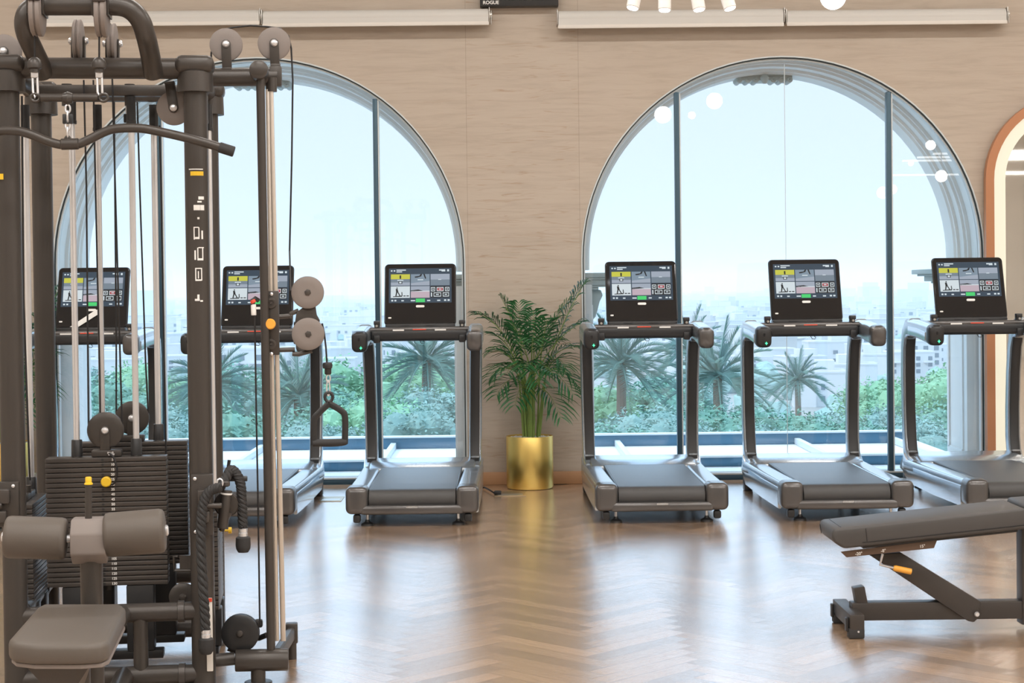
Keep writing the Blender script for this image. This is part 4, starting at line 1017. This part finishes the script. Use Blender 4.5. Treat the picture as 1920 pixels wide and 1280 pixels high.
b = MB(); b.lathe([(.02, 0), (.02, .05)], M(509, 172, VR), (0, 0, 1), 18); obj('rail_socket', b, m_gear, colm)
# foot of the column
b = MB(); A = M(441, 1238, VC); B = M(541, 1236, VC); b.cyl(A, B, pr(21, VC), 24, .005); ft = obj('foot_tube', b, m_gear, colm)
c = M(484, 1250, VC); b = MB(); b.cyl((c.x, VC, 0), (c.x, VC, c.z), .0265, 20); b.cyl((c.x, VC, 0), (c.x, VC, .012), .05, 24, .003); obj('foot_post', b, m_gear, ft)
e = M(547, 1186, .46); f = M(520, 1228, VC); b = MB(); b.sweep([f, e], lambda i: rrect(.032, .05, .01, 3)); b.box(e, (pr(23, .46), .05, pr(38, .46)), bev=.006); b.cyl((e.x, .46, 0), (e.x, .46, e.z), .018, 14); obj('rear_foot', b, m_gear, ft)
f2 = M(445, 1236, VC); b = MB(); b.cyl(f2 + V3((-.01, .02, .0)), (WU, .06, f2.z - .005), .024, 16); obj('foot_link', b, m_gear, ft)
# bottom pulley
c = M(451, 1186, .08); pulley(c, (.10, 1, 0), pr(36, .08), .034, None, m_black, True)
b = MB(); b.tube([M(473, 1196, .13), M(486, 1196, .13), M(500, 1190, .11)], .010, 10); b.box(M(485, 1168, .1), (.03, .03, .03), bev=.008); b.tube([M(428, 1214, .12), M(455, 1224, .12), M(490, 1222, .08)], .012, 10); obj('pulley_arm', b, m_black, colm)
cable('cable', [(477.5, 590, .03), (481, 800, .03), (484, 950, .04), (487, 1160, .06), (488, 1172, .06)], .0032, colm)
# hook of the low cable end
b = MB(); b.tube([M(484, 563, .04), M(478, 559, .03), M(474, 562, .03), M(474, 572, .03)], .0085, 10, mi=0); b.cyl(M(475, 570, .03), M(476, 591, .03), .0095, 14, .002, mi=1); b.cyl(M(473, 562, .025), M(476, 568, .025), .010, 12, .003, mi=2); obj('cable_end', b, [m_black, m_white, m_red], colm)
# carriage with two pulleys
A = M(500, 667, -.0); B = M(522, 545, 0); b = MB(); vc = VR - .03
b.box(((A.x + B.x) / 2, VR - .028, (A.z + B.z) / 2), (B.x - A.x, .035, B.z - A.z), bev=.004)
car = obj('carriage', b, m_gear, colm)
yf = VR - .047
def CM(px, py, v=None): 
    return M(px, py, yf if v is None else v)
for px, py, r in ((509, 551, 3.2), (509, 663, 3.2)):
    b = MB(); b.lathe([(pr(r), 0), (pr(r), .004), (pr(r) * .5, .006)], CM(px, py), (0, -1, 0), 14); obj('bolt', b, m_chrome, car)
for px, py in ((508, 568), (508, 645)):
    b = MB(); b.lathe([(.019, 0), (.019, .006), (.012, .007), (.012, .003), (.005, .003), (.004, .008)], CM(px, py), (0, -1, 0), 20); obj('roller', b, m_plate, car)
b = MB(); b.lathe([(.012, 0), (.012, .01), (.019, .012), (.0195, .024), (.016, .028)], CM(507, 607), (0, -1, 0), 24); obj('knob', b, m_orange, car)
for pts in (((520, 594), (548, 592)), ((520, 656), (553, 655)), ((545, 597), (545, 588), (560, 582)), ((548, 663), (560, 664), (585, 657))):
    b = MB(); b.tube([CM(p[0], p[1], VR - .02) for p in pts], pr(4.6), 8); obj('carriage_arm', b, m_gear, car)
b = MB(); Q = [CM(x, y, VR - .02) for x, y in ((556, 585), (590, 560), (594, 590), (600, 600), (590, 650), (572, 655), (556, 630), (553, 605))]
b.prism([(p.x, p.z) for p in Q], .020, frame((0, VR - .02, 0), (1, 0, 0), (0, 0, 1)), .003); obj('pulley_cheek', b, m_gear, car)
for px, py, r in ((577, 548, 31), (578, 626, 31)):
    c = CM(px, py, VR - .035); p = pulley(c, (.06, 1, 0), pr(r, .08), .026, None, m_disc, False, car)
    b = MB(); b.lathe([(pr(6.5), 0), (pr(6.5), .003), (pr(5), .004)], c + V3((0, -.0145, 0)), (0, -1, 0), 6); obj('bolt', b, m_plate, p)

# seat with thigh rollers
ZS = .485
vb = MZ(155, 1131, ZS).y; vf = MZ(108, 1204, ZS).y
Q = [MZ(80, 1131, ZS), MZ(228, 1131, ZS), MZ(236, 1138, ZS), MZ(205, 1200, ZS), MZ(192, 1206, ZS), MZ(150, 1209, ZS), MZ(60, 1209, ZS), MZ(24, 1205, ZS), MZ(15, 1198, ZS), MZ(70, 1136, ZS)]
b = MB(); b.prism([(p.x, p.y) for p in Q], .055, frame((0, 0, ZS - .0275), (1, 0, 0), (0, 1, 0)), .014); seat = obj('seat', b, m_pad, mach, sharp=50)
b = MB(); b.prism([(p.x * .97 + .02 * 0 + .03 * Q[5].x, p.y + (.012 if p.y < -1.2 else -.01)) for p in Q], .012, frame((0, 0, ZS - .061), (1, 0, 0), (0, 1, 0)), .003); obj('seat_board', b, m_disc, seat)
su = sum(p.x for p in Q) / len(Q); sv = sum(p.y for p in Q) / len(Q)
sf = MZ(108, 1250, ZS - .10)
b = MB(); zt = ZS - .068; 
b.add([(su - .085, vf + .03, zt), (su + .085, vf + .03, zt), (su + .075, vf + .26, zt), (su - .075, vf + .26, zt), (su - .012, vf + .06, zt - .10), (su + .02, vf + .06, zt - .10), (su + .03, vf + .24, zt - .13), (su - .03, vf + .24, zt - .13)], [[0, 1, 2, 3], [0, 4, 5, 1], [1, 5, 6, 2], [2, 6, 7, 3], [3, 7, 4, 0], [4, 7, 6, 5]]); obj('seat_bracket', b, m_gear, seat)
b = MB(); b.cyl((su + .03, vf + .22, 0.0), (su + .03, vf + .22, zt - .05), .03, 20); b.cyl((su + .03, vf + .22, 0), (su + .03, vf + .22, .012), .06, 24, .004); obj('seat_post', b, m_gear, seat)
VT = vb + .05
c = M(172, 1090, VT); beam('pad_post', (c.x, VT, .03), (c.x, VT, M(172, 1040, VT).z), pr(21, VT))
b = MB(); b.cyl((c.x, VT, .05), (c.x, 0, .06), .034, 18); b.cyl((c.x, VT, .05), (su + .03, vf + .22, .05), .034, 18); b.cyl((c.x, VT, .30), (c.x, 0, ZL), .030, 18); obj('seat_rail', b, m_gear, mach)
VP = VT - .02
b = MB(); A = M(128, 1050, VP - .05); B = M(200, 972, VP - .05); uc = (A.x + B.x) / 2
wz = B.x - A.x
Mx = frame((uc, VP, 0), (0, 1, 0), (0, 0, 1))
b.prism([(-.05, M(160, 1040, VP - .05).z), (-.05, M(160, 1001, VP - .05).z), (-.02, M(160, 974, VP - .03).z), (.05, M(160, 974, VP - .03).z), (.05, M(160, 1040, VP).z), (.0, M(160, 1058, VP).z)], wz * .92, Mx, .006); blk = obj('pad_block', b, m_disc, mach)
b = MB(); q0 = M(166, 972, VP); q1 = M(166, 908, VP); b.cyl(q0, q1, pr(6.5, VP), 18); ap = obj('adjuster_post', b, m_gear, blk)
b = MB(); b.lathe([(pr(8, VP), 0), (pr(8, VP), .004), (pr(6, VP), .006), (pr(6, VP), .020), (pr(5, VP), .023)], q1, (0, 0, 1), 20); obj('adjuster_cap', b, m_yellow, ap)
for pts, lab in (((8, 1006, 126, 1010, 40), 0), ((195, 1003, 311, 994, 42), 1)):
    A = M(pts[0], pts[1], VP); B = M(pts[2], pts[3], VP); r = pr(pts[4], VP); h = (B - A).length
    b = MB(); b.lathe([(r * .2, 0), (r * .85, .003), (r * .96, .008), (r, .018), (r, h - .018), (r * .96, h - .008), (r * .85, h - .003), (r * .2, h)], A, B - A, 36); ro = obj('thigh_roller', b, m_pad, mach, sharp=50)
    b = MB(); e = B if lab else A; b.lathe([(.016, -.004), (.017, .004), (.012, .008)], e, (B - A) if lab else (A - B), 20); obj('axle_cap', b, m_chrome, ro)
b = MB(); b.cyl(M(120, 1010, VP), M(200, 1003, VP), .012, 14); obj('roller_axle', b, m_chrome, mach)

# attachments: each one can be unhooked
def attach(name, label, cat): return thing(name, label, cat, MO, TH)
t = attach('lat_bar', 'long wavy pulldown bar hanging from the yoke at the upper left', 'exercise bar')
VL = -.20
P = smooth([M(*p, VL) for p in ((-95, 290), (-60, 268), (-25, 250), (0, 245), (30, 245), (58, 252), (85, 263), (108, 270), (130, 272), (150, 269), (172, 259), (192, 249), (212, 242), (240, 240), (268, 241), (300, 247), (340, 256), (385, 268), (437, 284))])
b = MB(); b.tube(P, pr(8.6, VL), 16); br = obj('bar', b, m_gear, t)
b = MB(); d = (P[-1] - P[-3]).normalized(); b.cyl(P[-1] - d * .05, P[-1] + d * .004, pr(10.2, VL), 16, .003); obj('grip', b, m_rubber, t)
b = MB(); b.lathe([(pr(9), -.03), (pr(10.5), -.027), (pr(10.5), .027), (pr(9), .03)], M(131, 270, VL), (1, 0, .02), 18); b.tube([M(127, 262, VL) + V3((.009 * math.cos(a * PI / 6), 0, .012 * math.sin(a * PI / 6))) for a in range(12)], .004, 8, closed=True); obj('hanger_ring', b, m_gear, t)
b = MB()
for k, (y0, y1) in enumerate(((196, 212), (208, 228), (224, 244), (238, 258))):
    p0 = M(127, y0, VL); p1 = M(127, y1, VL); mid = (p0 + p1) / 2; hh = (p0 - p1).length / 2; s = V3((1, 0, 0)) if k % 2 == 0 else V3((0, 1, 0))
    b.tube([mid + s * (.0085 * math.cos(a * PI / 8)) + V3((0, 0, hh * math.sin(a * PI / 8))) for a in range(16)], .0032, 7, closed=True)
obj('chain', b, m_chrome, t)
b = MB(); b.box(M(121, 223, VL), (.013, .012, .034), bev=.003); b.box(M(133, 223, VL), (.013, .012, .034), bev=.003); obj('chain_sleeve', b, m_black, t)

t = attach('stirrup_handle', 'black stirrup handle hanging from the cable column pulley', 'cable handle')
VH = VR - .035
cable('cable', [(604, 606, VH), (608, 625, VH), (611, 650, VH), (613, 680, VH)], .0032, t)
b = MB(); b.lathe([(.008, -.012), (.017, -.010), (.019, .002), (.016, .010), (.006, .012)], M(614, 685, VH), (0, 0, 1), 20); b.lathe([(.010, 0), (.0125, .004), (.0125, .022), (.008, .024)], M(615, 702, VH), (0, 0, 1), 18); obj('cable_stop', b, m_black, t)
b = MB()
for y0, y1, w in ((702, 716, .007), (713, 742, .0055)):
    p0 = M(615.5, y0, VH); p1 = M(615.5, y1, VH); mid = (p0 + p1) / 2; hh = (p0 - p1).length / 2
    b.tube([mid + V3((w * math.cos(a * PI / 8), 0, hh * math.sin(a * PI / 8))) for a in range(16)], .0026, 7, closed=True)
obj('carabiner', b, m_chrome, t)
b = MB(); Z = [(617, 756), (640, 770), (647, 783), (646.5, 832), (640, 834)]
L_ = [(617, 756), (597, 775), (589, 788), (588.5, 834), (594, 836)]
b.tube(smooth([M(*p, VH) for p in Z[:4]], 4), [pr(6.2)] * 13, 10, flat=.6); b.tube(smooth([M(*p, VH) for p in L_[:4]], 4), [pr(6.2)] * 13, 10, flat=.6)
b.tube([M(616.5, 744, VH) + V3((.014 * math.cos(a * PI / 8), 0, .017 * math.sin(a * PI / 8))) for a in range(16)], .006, 8, closed=True); obj('frame', b, m_black, t)
b = MB(); b.tube(smooth([M(586, 831, VH), M(600, 830, VH), M(620, 830, VH), M(640, 829, VH), M(650, 828, VH)], 3), [pr(r) for r in (6, 6.6, 7.2, 7.4, 7.5, 7.6, 7.6, 7.5, 7.4, 7.2, 6.8, 6.2, 5.5)], 16); obj('grip', b, m_rubber, t)

t = attach('triceps_rope', 'black twisted rope with rubber end knobs draped over the machine at its right post', 'rope')
def rope(pts):
    P = smooth([M(*p) for p in pts], 8); k = len(P); b = MB()
    for st in range(3):
        Q = []
        for i in range(k):
            tdir = (P[min(i + 1, k - 1)] - P[max(i - 1, 0)]).normalized(); sd = tdir.cross(V3((0, 1, 0))).normalized(); a = i * .62 + st * 2 * PI / 3
            Q.append(P[i] + sd * (.0085 * math.cos(a)) + V3((0, 1, 0)) * (.0085 * math.sin(a)))
        b.tube(Q, .0105, 8)
    return b
rp = obj('rope', rope([(412, 914, -.09), (402, 916, -.09), (391, 923, -.09), (383, 938, -.09), (379, 960, -.09), (377, 985, -.09), (377, 1015, -.09), (378, 1050, -.09), (380, 1085, -.09), (382, 1120, -.09), (384, 1150, -.09), (385, 1180, -.09)]), m_rubber, t)
rp2 = obj('rope', rope([(412, 914, -.03), (424, 896, .0), (432, 881, .02), (440, 884, .02), (448, 897, .02), (452, 913, .02), (453, 930, .02), (454, 950, .02), (455, 970, .02), (455, 988, .02)]), m_rubber, t)
for par, (x, y, v) in ((rp, (386, 1180, -.09)), (rp2, (455.5, 990, .02))):
    c = M(x, y, v); b = MB(); b.lathe([(.014, 0), (.0165, .003), (.0165, .014), (.014, .016), (.0165, .019), (.0165, .03), (.013, .032)], c - V3((0, 0, .031)), (0, 0, 1), 18); obj('ferrule', b, m_chrome, par)
    b = MB(); b.lathe([(.004, -.058), (.018, -.056), (.025, -.045), (.027, -.03), (.026, -.004), (.022, 0), (.012, .002)], c - V3((0, 0, .030)), (0, 0, 1), 24); obj('end_knob', b, m_rubber, par)
b = MB(); b.tube([M(412, 905, -.06) + V3((.010 * math.cos(a * PI / 6), 0, .014 * math.sin(a * PI / 6))) for a in range(12)], .004, 8, closed=True); obj('hook', b, m_chrome, t)

# ------------------------------------------------------------------ outdoors
def gz(y):
    if y < 110: return -9.0
    if y < 330: return -9.0 - 20.0 * (y - 110) / 220
    return -29.0
b = MB(); ys = [13.2, 60, 110, 150, 200, 260, 330, 600, 1500, 8000]; 
for y0, y1 in zip(ys, ys[1:]):
    w0 = 60 + y0 * .6; w1 = 60 + y1 * .6; b.add([(-w0, y0, gz(y0)), (w0, y0, gz(y0)), (w1, y1, gz(y1)), (-w1, y1, gz(y1))], [[0, 1, 2, 3]])
o = obj('ground', b, m_ground); o['kind'] = 'structure'

def leaf_crown(rng, n, lobes, leaf, flat=.8, droop=0.0):
    b = MB(); L = []
    for i in range(lobes):
        a = rng.uniform(0, 2 * PI); q = rng.uniform(.0, .62); L.append((V3((q * math.cos(a), q * math.sin(a), rng.uniform(-.35, .5) * flat)), rng.uniform(.32, .52)))
    for i in range(n):
        c, r = L[i % lobes]; d = V3((rng.gauss(0, 1), rng.gauss(0, 1), rng.gauss(0, 1))).normalized(); p = c + d * r * rng.uniform(.72, 1.08); p.z -= droop * rng.random() * .3
        s = leaf * rng.uniform(.6, 1.3); u = V3((rng.gauss(0, 1), rng.gauss(0, 1), rng.gauss(0, .6))).normalized(); w = (d + V3((rng.gauss(0, .5), rng.gauss(0, .5), rng.gauss(0, .5)))).cross(u).normalized()
        b.add([p - u * s, p + w * s * .42, p + u * s, p - w * s * .42], [[0, 1, 2, 3]])
    # inner mass so the crown is not see-through
    for c, r in L:
        bm = bmesh.new(); bmesh.ops.create_icosphere(bm, subdivisions=2, radius=r * .74)
        for v in bm.verts: v.co *= rng.uniform(.8, 1.08)
        b.take(bm, c)
    return b
rng = random.Random(5); protos = []
for k, (m, n, lf, dr) in enumerate(((m_treeA, 6500, .045, 0), (m_treeB, 7000, .040, .6), (m_treeC, 6500, .038, 0), (m_treeA, 5200, .055, .3))):
    t = thing('bushy_tree', 'tree', 'tree', (0, 0, 0), 0, 'trees outside the windows')
    obj('crown', leaf_crown(rng, n, 11, lf, droop=dr), m, t, sharp=0)
    b = MB(); b.tube([(0, 0, -2.2), (.03, .02, -1.2), (0, 0, 0)], [.09, .07, .05], 8); obj('trunk', b, m_bark, t); protos.append(t)
trees = [  # picture x, picture y of the top, distance, crown radius, kind
    (190, 690, 62, 2.6, 0), (300, 655, 95, 3.4, 1), (240, 742, 46, 1.9, 2), (345, 735, 50, 2.2, 2), (420, 668, 90, 3.6, 0), (460, 742, 46, 2.1, 3), (540, 700, 66, 2.6, 2), (590, 668, 100, 3.2, 0), (610, 760, 44, 1.6, 2),
    (668, 648, 74, 3.1, 1), (745, 642, 72, 3.0, 1), (830, 650, 84, 3.2, 0), (700, 715, 52, 2.1, 1), (770, 730, 47, 1.9, 2), (850, 700, 60, 2.3, 2), (640, 720, 56, 2.0, 0), (120, 650, 105, 3.4, 2), (80, 720, 56, 2.2, 0),
    (1105, 700, 66, 2.5, 1), (1180, 735, 50, 2.0, 2), (1240, 690, 80, 2.8, 0), (1262, 752, 46, 1.7, 2), (1330, 745, 50, 1.9, 0), (1400, 748, 60, 2.0, 0), (1450, 770, 48, 1.6, 2), (1500, 758, 70, 2.0, 3), (1545, 770, 50, 1.6, 0), (1600, 752, 66, 2.2, 2), (1610, 775, 44, 1.5, 0),
    (1655, 690, 82, 2.8, 1), (1735, 664, 78, 3.0, 1), (1795, 676, 70, 2.5, 1), (1690, 742, 54, 2.0, 2), (1765, 762, 47, 1.7, 2), (1830, 720, 58, 2.2, 0), (1380, 780, 42, 1.5, 2), (1140, 785, 42, 1.4, 0), (1300, 700, 90, 2.6, 2)]
rows_lab = {0: 'mid green bushy tree outside', 1: 'bright yellow-green tree outside', 2: 'grey-green feathery tree outside', 3: 'dark coarse-leaved tree outside'}
for i, (px, py, Y, r, k) in enumerate(trees):
    t = copy_tree(protos[k]); p = at(px, py, Y); z = p.z - r * .86
    t.location = (p.x, Y, z); t.scale = (r, r, r * .9); t.rotation_euler = (0, 0, rng.uniform(0, 6))
    t['label'] = '%s the %s window, %s' % (rows_lab[k], 'left' if px < 960 else 'right', 'in the near row by the terrace' if Y < 58 else 'farther back under the hazy city')
    t['group'] = t['label']
    tr = [c for c in t.children if c.name.startswith('trunk')][0]
    tr.data = tr.data.copy(); zb = (gz(Y) - z) / (r * .9)
    for v in tr.data.vertices:
        if v.co.z < -1.8: v.co.z = zb
for t in protos:
    for c in list(t.children): bpy.data.objects.remove(c)
    bpy.data.objects.remove(t)

def date_crown(rng):
    b = MB()
    for i in range(34):
        a = i * 2.399963; el = math.radians(75 - 105 * (i / 34)); L = rng.uniform(.85, 1.1)
        d = V3((math.cos(a) * math.cos(el), math.sin(a) * math.cos(el), math.sin(el))); P = []
        for k in range(9):
            t = k / 8; P.append(d * (L * t) + V3((0, 0, -.42 * t * t * L * (math.cos(el) + .15))))
        b.tube(P, [.018 - .015 * k / 8 for k in range(9)], 5)
        for k in range(38):
            t = .12 + .88 * k / 38; j = min(7, int(t * 8)); p = P[j] + (P[j + 1] - P[j]) * (t * 8 - j); tg = (P[j + 1] - P[j]).normalized(); sd = tg.cross(V3((0, 0, 1))); sd = sd.normalized() if sd.length > .05 else V3((1, 0, 0)); up = sd.cross(tg)
            for s in (-1, 1):
                q = (tg * .75 + sd * s * .6 + up * rng.uniform(.1, .4)).normalized(); ln = .20 * math.sin(PI * min(1, .25 + .7 * t)) + .03; w = up * .0085
                b.add([p - w, p + q * ln, p + w], [[0, 1, 2]])
    return b
dc = date_crown(rng); dpr = None
dlabs = {}
for px, py, Y, r in ((1165, 680, 64, 2.6), (1345, 704, 62, 2.5), (1290, 655, 96, 2.9), (560, 742, 58, 2.3), (800, 676, 66, 2.6), (395, 720, 60, 2.3), (1495, 712, 110, 2.6)):
    p = at(px, py, Y); t = thing('date_palm', '', 'palm tree', (p.x, Y, p.z), rng.uniform(0, 6), 'date palms outside')
    t['label'] = {1165: 'date palm outside seen through the treadmill frame right of the brass pot', 1345: 'date palm outside between the two right window treadmills', 1290: 'farther date palm outside behind the thin mullion right of the potted palm', 560: 'date palm outside behind the hanging stirrup handle', 800: 'date palm outside seen inside the frame of the treadmill left of the brass pot', 395: 'date palm outside beside the right post of the cable machine', 1495: 'small far date palm outside below the white houses'}[px]
    if dpr is None: crown_o = obj('crown', dc, m_date, t, sharp=0); dpr = crown_o
    else: crown_o = dpr.copy(); COL.objects.link(crown_o); crown_o.parent = t
    crown_o.scale = (r, r, r)
    b = MB(); b.tube([(0, 0, gz(Y) - p.z), (.1, 0, (gz(Y) - p.z) * .5), (0, 0, 0)], [.26, .2, .17], 10); obj('trunk', b, m_bark, t)

# city: every building is its own object
def building_mesh(rng, kind):
    b = MB(); w, d, h = 1, 1, 1
    b.box((0, 0, .5), (1, 1, 1), mi=0); b.box((0, 0, 1.02), (1.02, 1.02, .06), mi=0); b.box((.1, .1, 1.05), (.9, .8, .02), mi=1)
    if kind % 3 != 1: b.box((.18 - .1 * (kind % 2), .1, 1.18), (.42, .5, .34), mi=0)
    if kind % 2: b.box((-.42, -.35, .36), (.5, .6, .72), mi=0)
    for r in range(2 if kind < 4 else 3):
        n = 3 + kind % 3
        for c in range(n):
            if rng.random() < .8: b.box((-.40 + .8 * c / (n - 1), -.502, .25 + (.34 if kind < 4 else .26) * r), (.09, .02, .16), mi=2)
    if kind % 3 == 0: b.box((.25, -.51, .12), (.22, .03, .24), mi=2)
    if kind == 4:
        for q in (-.35, 0, .35): b.box((q, -.56, .62), (.2, .14, .05), mi=0)
    return b
rng = random.Random(21); bm_ = []
for k in range(6):
    mb = building_mesh(rng, k); me = bpy.data.meshes.new('building'); me.from_pydata(mb.v, [], mb.f)
    for m in ((m_bwall, m_bwall2, m_bwin) if k != 2 else (m_bwall2, m_bwall, m_bwin)): me.materials.append(m)
    me.polygons.foreach_set('material_index', mb.mi); bm_.append(me)
BPOS = []
def building(x, y, w, d, h, k, lab, rz=0.0):
    BPOS.append((x, y, math.hypot(w, d) * .56))
    o = bpy.data.objects.new('building', bm_[k]); COL.objects.link(o); o.location = (x, y, gz(y) - .1); o.scale = (w, d, h); o.rotation_euler = (0, 0, rz)
    return tag(o, lab, 'building', lab)
for px, py, Y, w, h in ((1540, 742, 430, 11, 8.5), (1585, 720, 480, 16, 8), (1500, 700, 560, 14, 7), (1450, 690, 600, 13, 8), (1630, 705, 520, 13, 9), (1560, 680, 640, 20, 9), (1390, 690, 590, 9, 6), (1700, 690, 560, 15, 8), (1620, 668, 700, 18, 10), (1480, 668, 720, 16, 8)):
    p = at(px, py, Y); building(p.x, Y, w, 12, h, rng.randrange(6), 'larger white house in the near part of the hazy city outside the right window', rng.uniform(-.3, .3))
for px, py, Y, w, h in ((620, 690, 560, 16, 8), (560, 672, 640, 15, 9), (330, 680, 600, 16, 8), (450, 668, 680, 18, 8), (650, 660, 740, 16, 8)):
    p = at(px, py, Y); building(p.x, Y, w, 12, h, rng.randrange(6), 'larger white house in the near part of the hazy city outside the left window', rng.uniform(-.3, .3))
n = 0; tries = 0
while n < 240:
    Y = 560 * (3.2 ** rng.random()); px = rng.choice((rng.uniform(60, 890), rng.uniform(1085, 1850))); x = at(px, 600, Y).x
    s = 1 + Y / 2200; bw = rng.uniform(9, 20) * s; bd = rng.uniform(9, 16)
    tries += 1
    if tries < 6000 and any(math.hypot(x - q[0], Y - q[1]) < q[2] + math.hypot(bw, bd) * .56 for q in BPOS): continue
    building(x, Y, bw, bd, rng.uniform(5, 10) * (1 + Y / 3500), rng.randrange(6), 'small pale building in the hazy city outside the %s window' % ('left' if px < 960 else 'right'), rng.uniform(-.5, .5)); n += 1
b = MB()
for i in range(1100):
    Y = 2000 * (2.6 ** rng.random()); x = rng.uniform(-.34, .34) * Y; w = rng.uniform(14, 40); h = rng.uniform(6, 16) * (2.2 if rng.random() < .06 else 1)
    b.box((x, Y, gz(Y) + h / 2), (w, 14, h), Matrix.Rotation(rng.uniform(-.4, .4), 3, 'Z'))
o = obj('far_city', b, m_bwall, sharp=0); tag(o, 'blur of far pale city blocks along the hazy horizon', 'city', kind='stuff')
b = MB()
for i in range(520):
    Y = 330 * (5 ** rng.random()); x = rng.uniform(-.33, .33) * Y; r = rng.uniform(2, 4.5)
    if any(math.hypot(x - q[0], Y - q[1]) < q[2] + r for q in BPOS): continue
    bm = bmesh.new(); bmesh.ops.create_icosphere(bm, subdivisions=2, radius=r)
    for v in bm.verts: v.co *= rng.uniform(.75, 1.15)
    b.take(bm, (x, Y, gz(Y) + r * .6))
o = obj('city_shrubbery', b, m_treeC, sharp=0); tag(o, 'grey-green garden trees scattered between the hazy city houses', 'trees', kind='stuff')

# haze: a real scattering volume over the city
hz = MB(); hz.box((0, 3018, 5), (5200, 6000, 70)); ho = obj('haze', hz, m_ground, sharp=0); ho['kind'] = 'stuff'; ho['label'] = 'pale haze lying over the distant city'; ho['category'] = 'haze'
hm = bpy.data.materials.new('city_haze'); hm.use_nodes = True; nt = hm.node_tree; nt.nodes.clear(); oo = nt.nodes.new('ShaderNodeOutputMaterial'); vs = nt.nodes.new('ShaderNodeVolumeScatter')
vs.inputs['Color'].default_value = (.28, .325, .375, 1); vs.inputs['Density'].default_value = .0011; nt.links.new(vs.outputs[0], oo.inputs['Volume']); ho.data.materials.clear(); ho.data.materials.append(hm)

# ------------------------------------------------------------------ light
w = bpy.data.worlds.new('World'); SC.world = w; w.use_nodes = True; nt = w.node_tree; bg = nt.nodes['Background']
tc = nt.nodes.new('ShaderNodeTexCoord'); sp = nt.nodes.new('ShaderNodeSeparateXYZ'); cr = nt.nodes.new('ShaderNodeValToRGB'); mr = nt.nodes.new('ShaderNodeMapRange')
mr.inputs[1].default_value = -1; mr.inputs[2].default_value = 1
nt.links.new(tc.outputs['Generated'], sp.inputs[0]); nt.links.new(sp.outputs[2], mr.inputs[0]); nt.links.new(mr.outputs[0], cr.inputs[0]); nt.links.new(cr.outputs[0], bg.inputs[0])
e = cr.color_ramp.elements; e[0].position = .44; e[0].color = (.50, .50, .46, 1); e[1].position = 1; e[1].color = (.52, .74, .98, 1)
for pos, c in ((.497, (.70, .80, .90)), (.53, (.69, .81, .935)), (.562, (.69, .82, .95)), (.60, (.54, .765, 1.0))):
    x = cr.color_ramp.elements.new(pos); x.color = (*c, 1)
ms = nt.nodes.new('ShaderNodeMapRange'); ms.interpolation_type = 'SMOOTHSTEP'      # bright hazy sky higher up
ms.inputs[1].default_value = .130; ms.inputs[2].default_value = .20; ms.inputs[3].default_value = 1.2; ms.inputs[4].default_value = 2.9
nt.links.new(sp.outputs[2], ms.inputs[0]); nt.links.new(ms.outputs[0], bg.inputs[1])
def light(name, typ, loc, energy, color, **kw):
    l = bpy.data.lights.new(name, typ); l.energy = energy; l.color = color
    for k, v in kw.items(): setattr(l, k, v)
    o = bpy.data.objects.new(name, l); COL.objects.link(o); o.location = loc; return o
s = light('sun', 'SUN', (0, 0, 20), 1.6, (1, .97, .92), angle=math.radians(12)); s.rotation_euler = V3((.62, .16, -.75)).to_track_quat('-Z', 'Y').to_euler()
for y in (-2.3, 1.0, 3.9, 8.7):
    for x in (-4.2, -.2, 3.8, 7.6):
        mb = MB(); mb.box((0, 0, 0), (2.4, .30, .03), bev=.006); t = thing('ceiling_panel', 'long white light panel on the ceiling above the photo', 'ceiling light', (x, y, ZC - .016), 0, 'ceiling light panels')
        obj('diffuser', mb, m_strip, t)
        light('panel_lamp', 'AREA', (x, y, ZC - .05), 72, (1, .975, .945), shape='RECTANGLE', size=2.4, size_y=.30)
for y, z in ((-1.6, 3.42), (-2.6, 3.44), (-3.6, 3.46), (-4.8, 3.3)):
    mb = MB(); mb.box((0, 0, 0), (2.6, .035, .03), bev=.006); t = thing('linear_pendant', 'thin hanging line light seen only mirrored in the arched mirror', 'pendant lamp', (8.0, y, z), 0, 'hanging line lights')
    obj('diffuser', mb, m_strip, t)
    mb = MB()
    for x in (-1.1, 1.1): mb.cyl((x, 0, .01), (x, 0, ZC - z), .004, 6)
    obj('wire', mb, m_steelgrey, t)
SC.view_settings.view_transform = 'Standard'; SC.view_settings.look = 'None'; SC.view_settings.exposure = 0; SC.view_settings.gamma = 1
SC.cycles.max_bounces = 10; SC.cycles.volume_bounces = 3; SC.cycles.transparent_max_bounces = 16; SC.cycles.sample_clamp_indirect = 6
SC.cycles.use_denoising = True
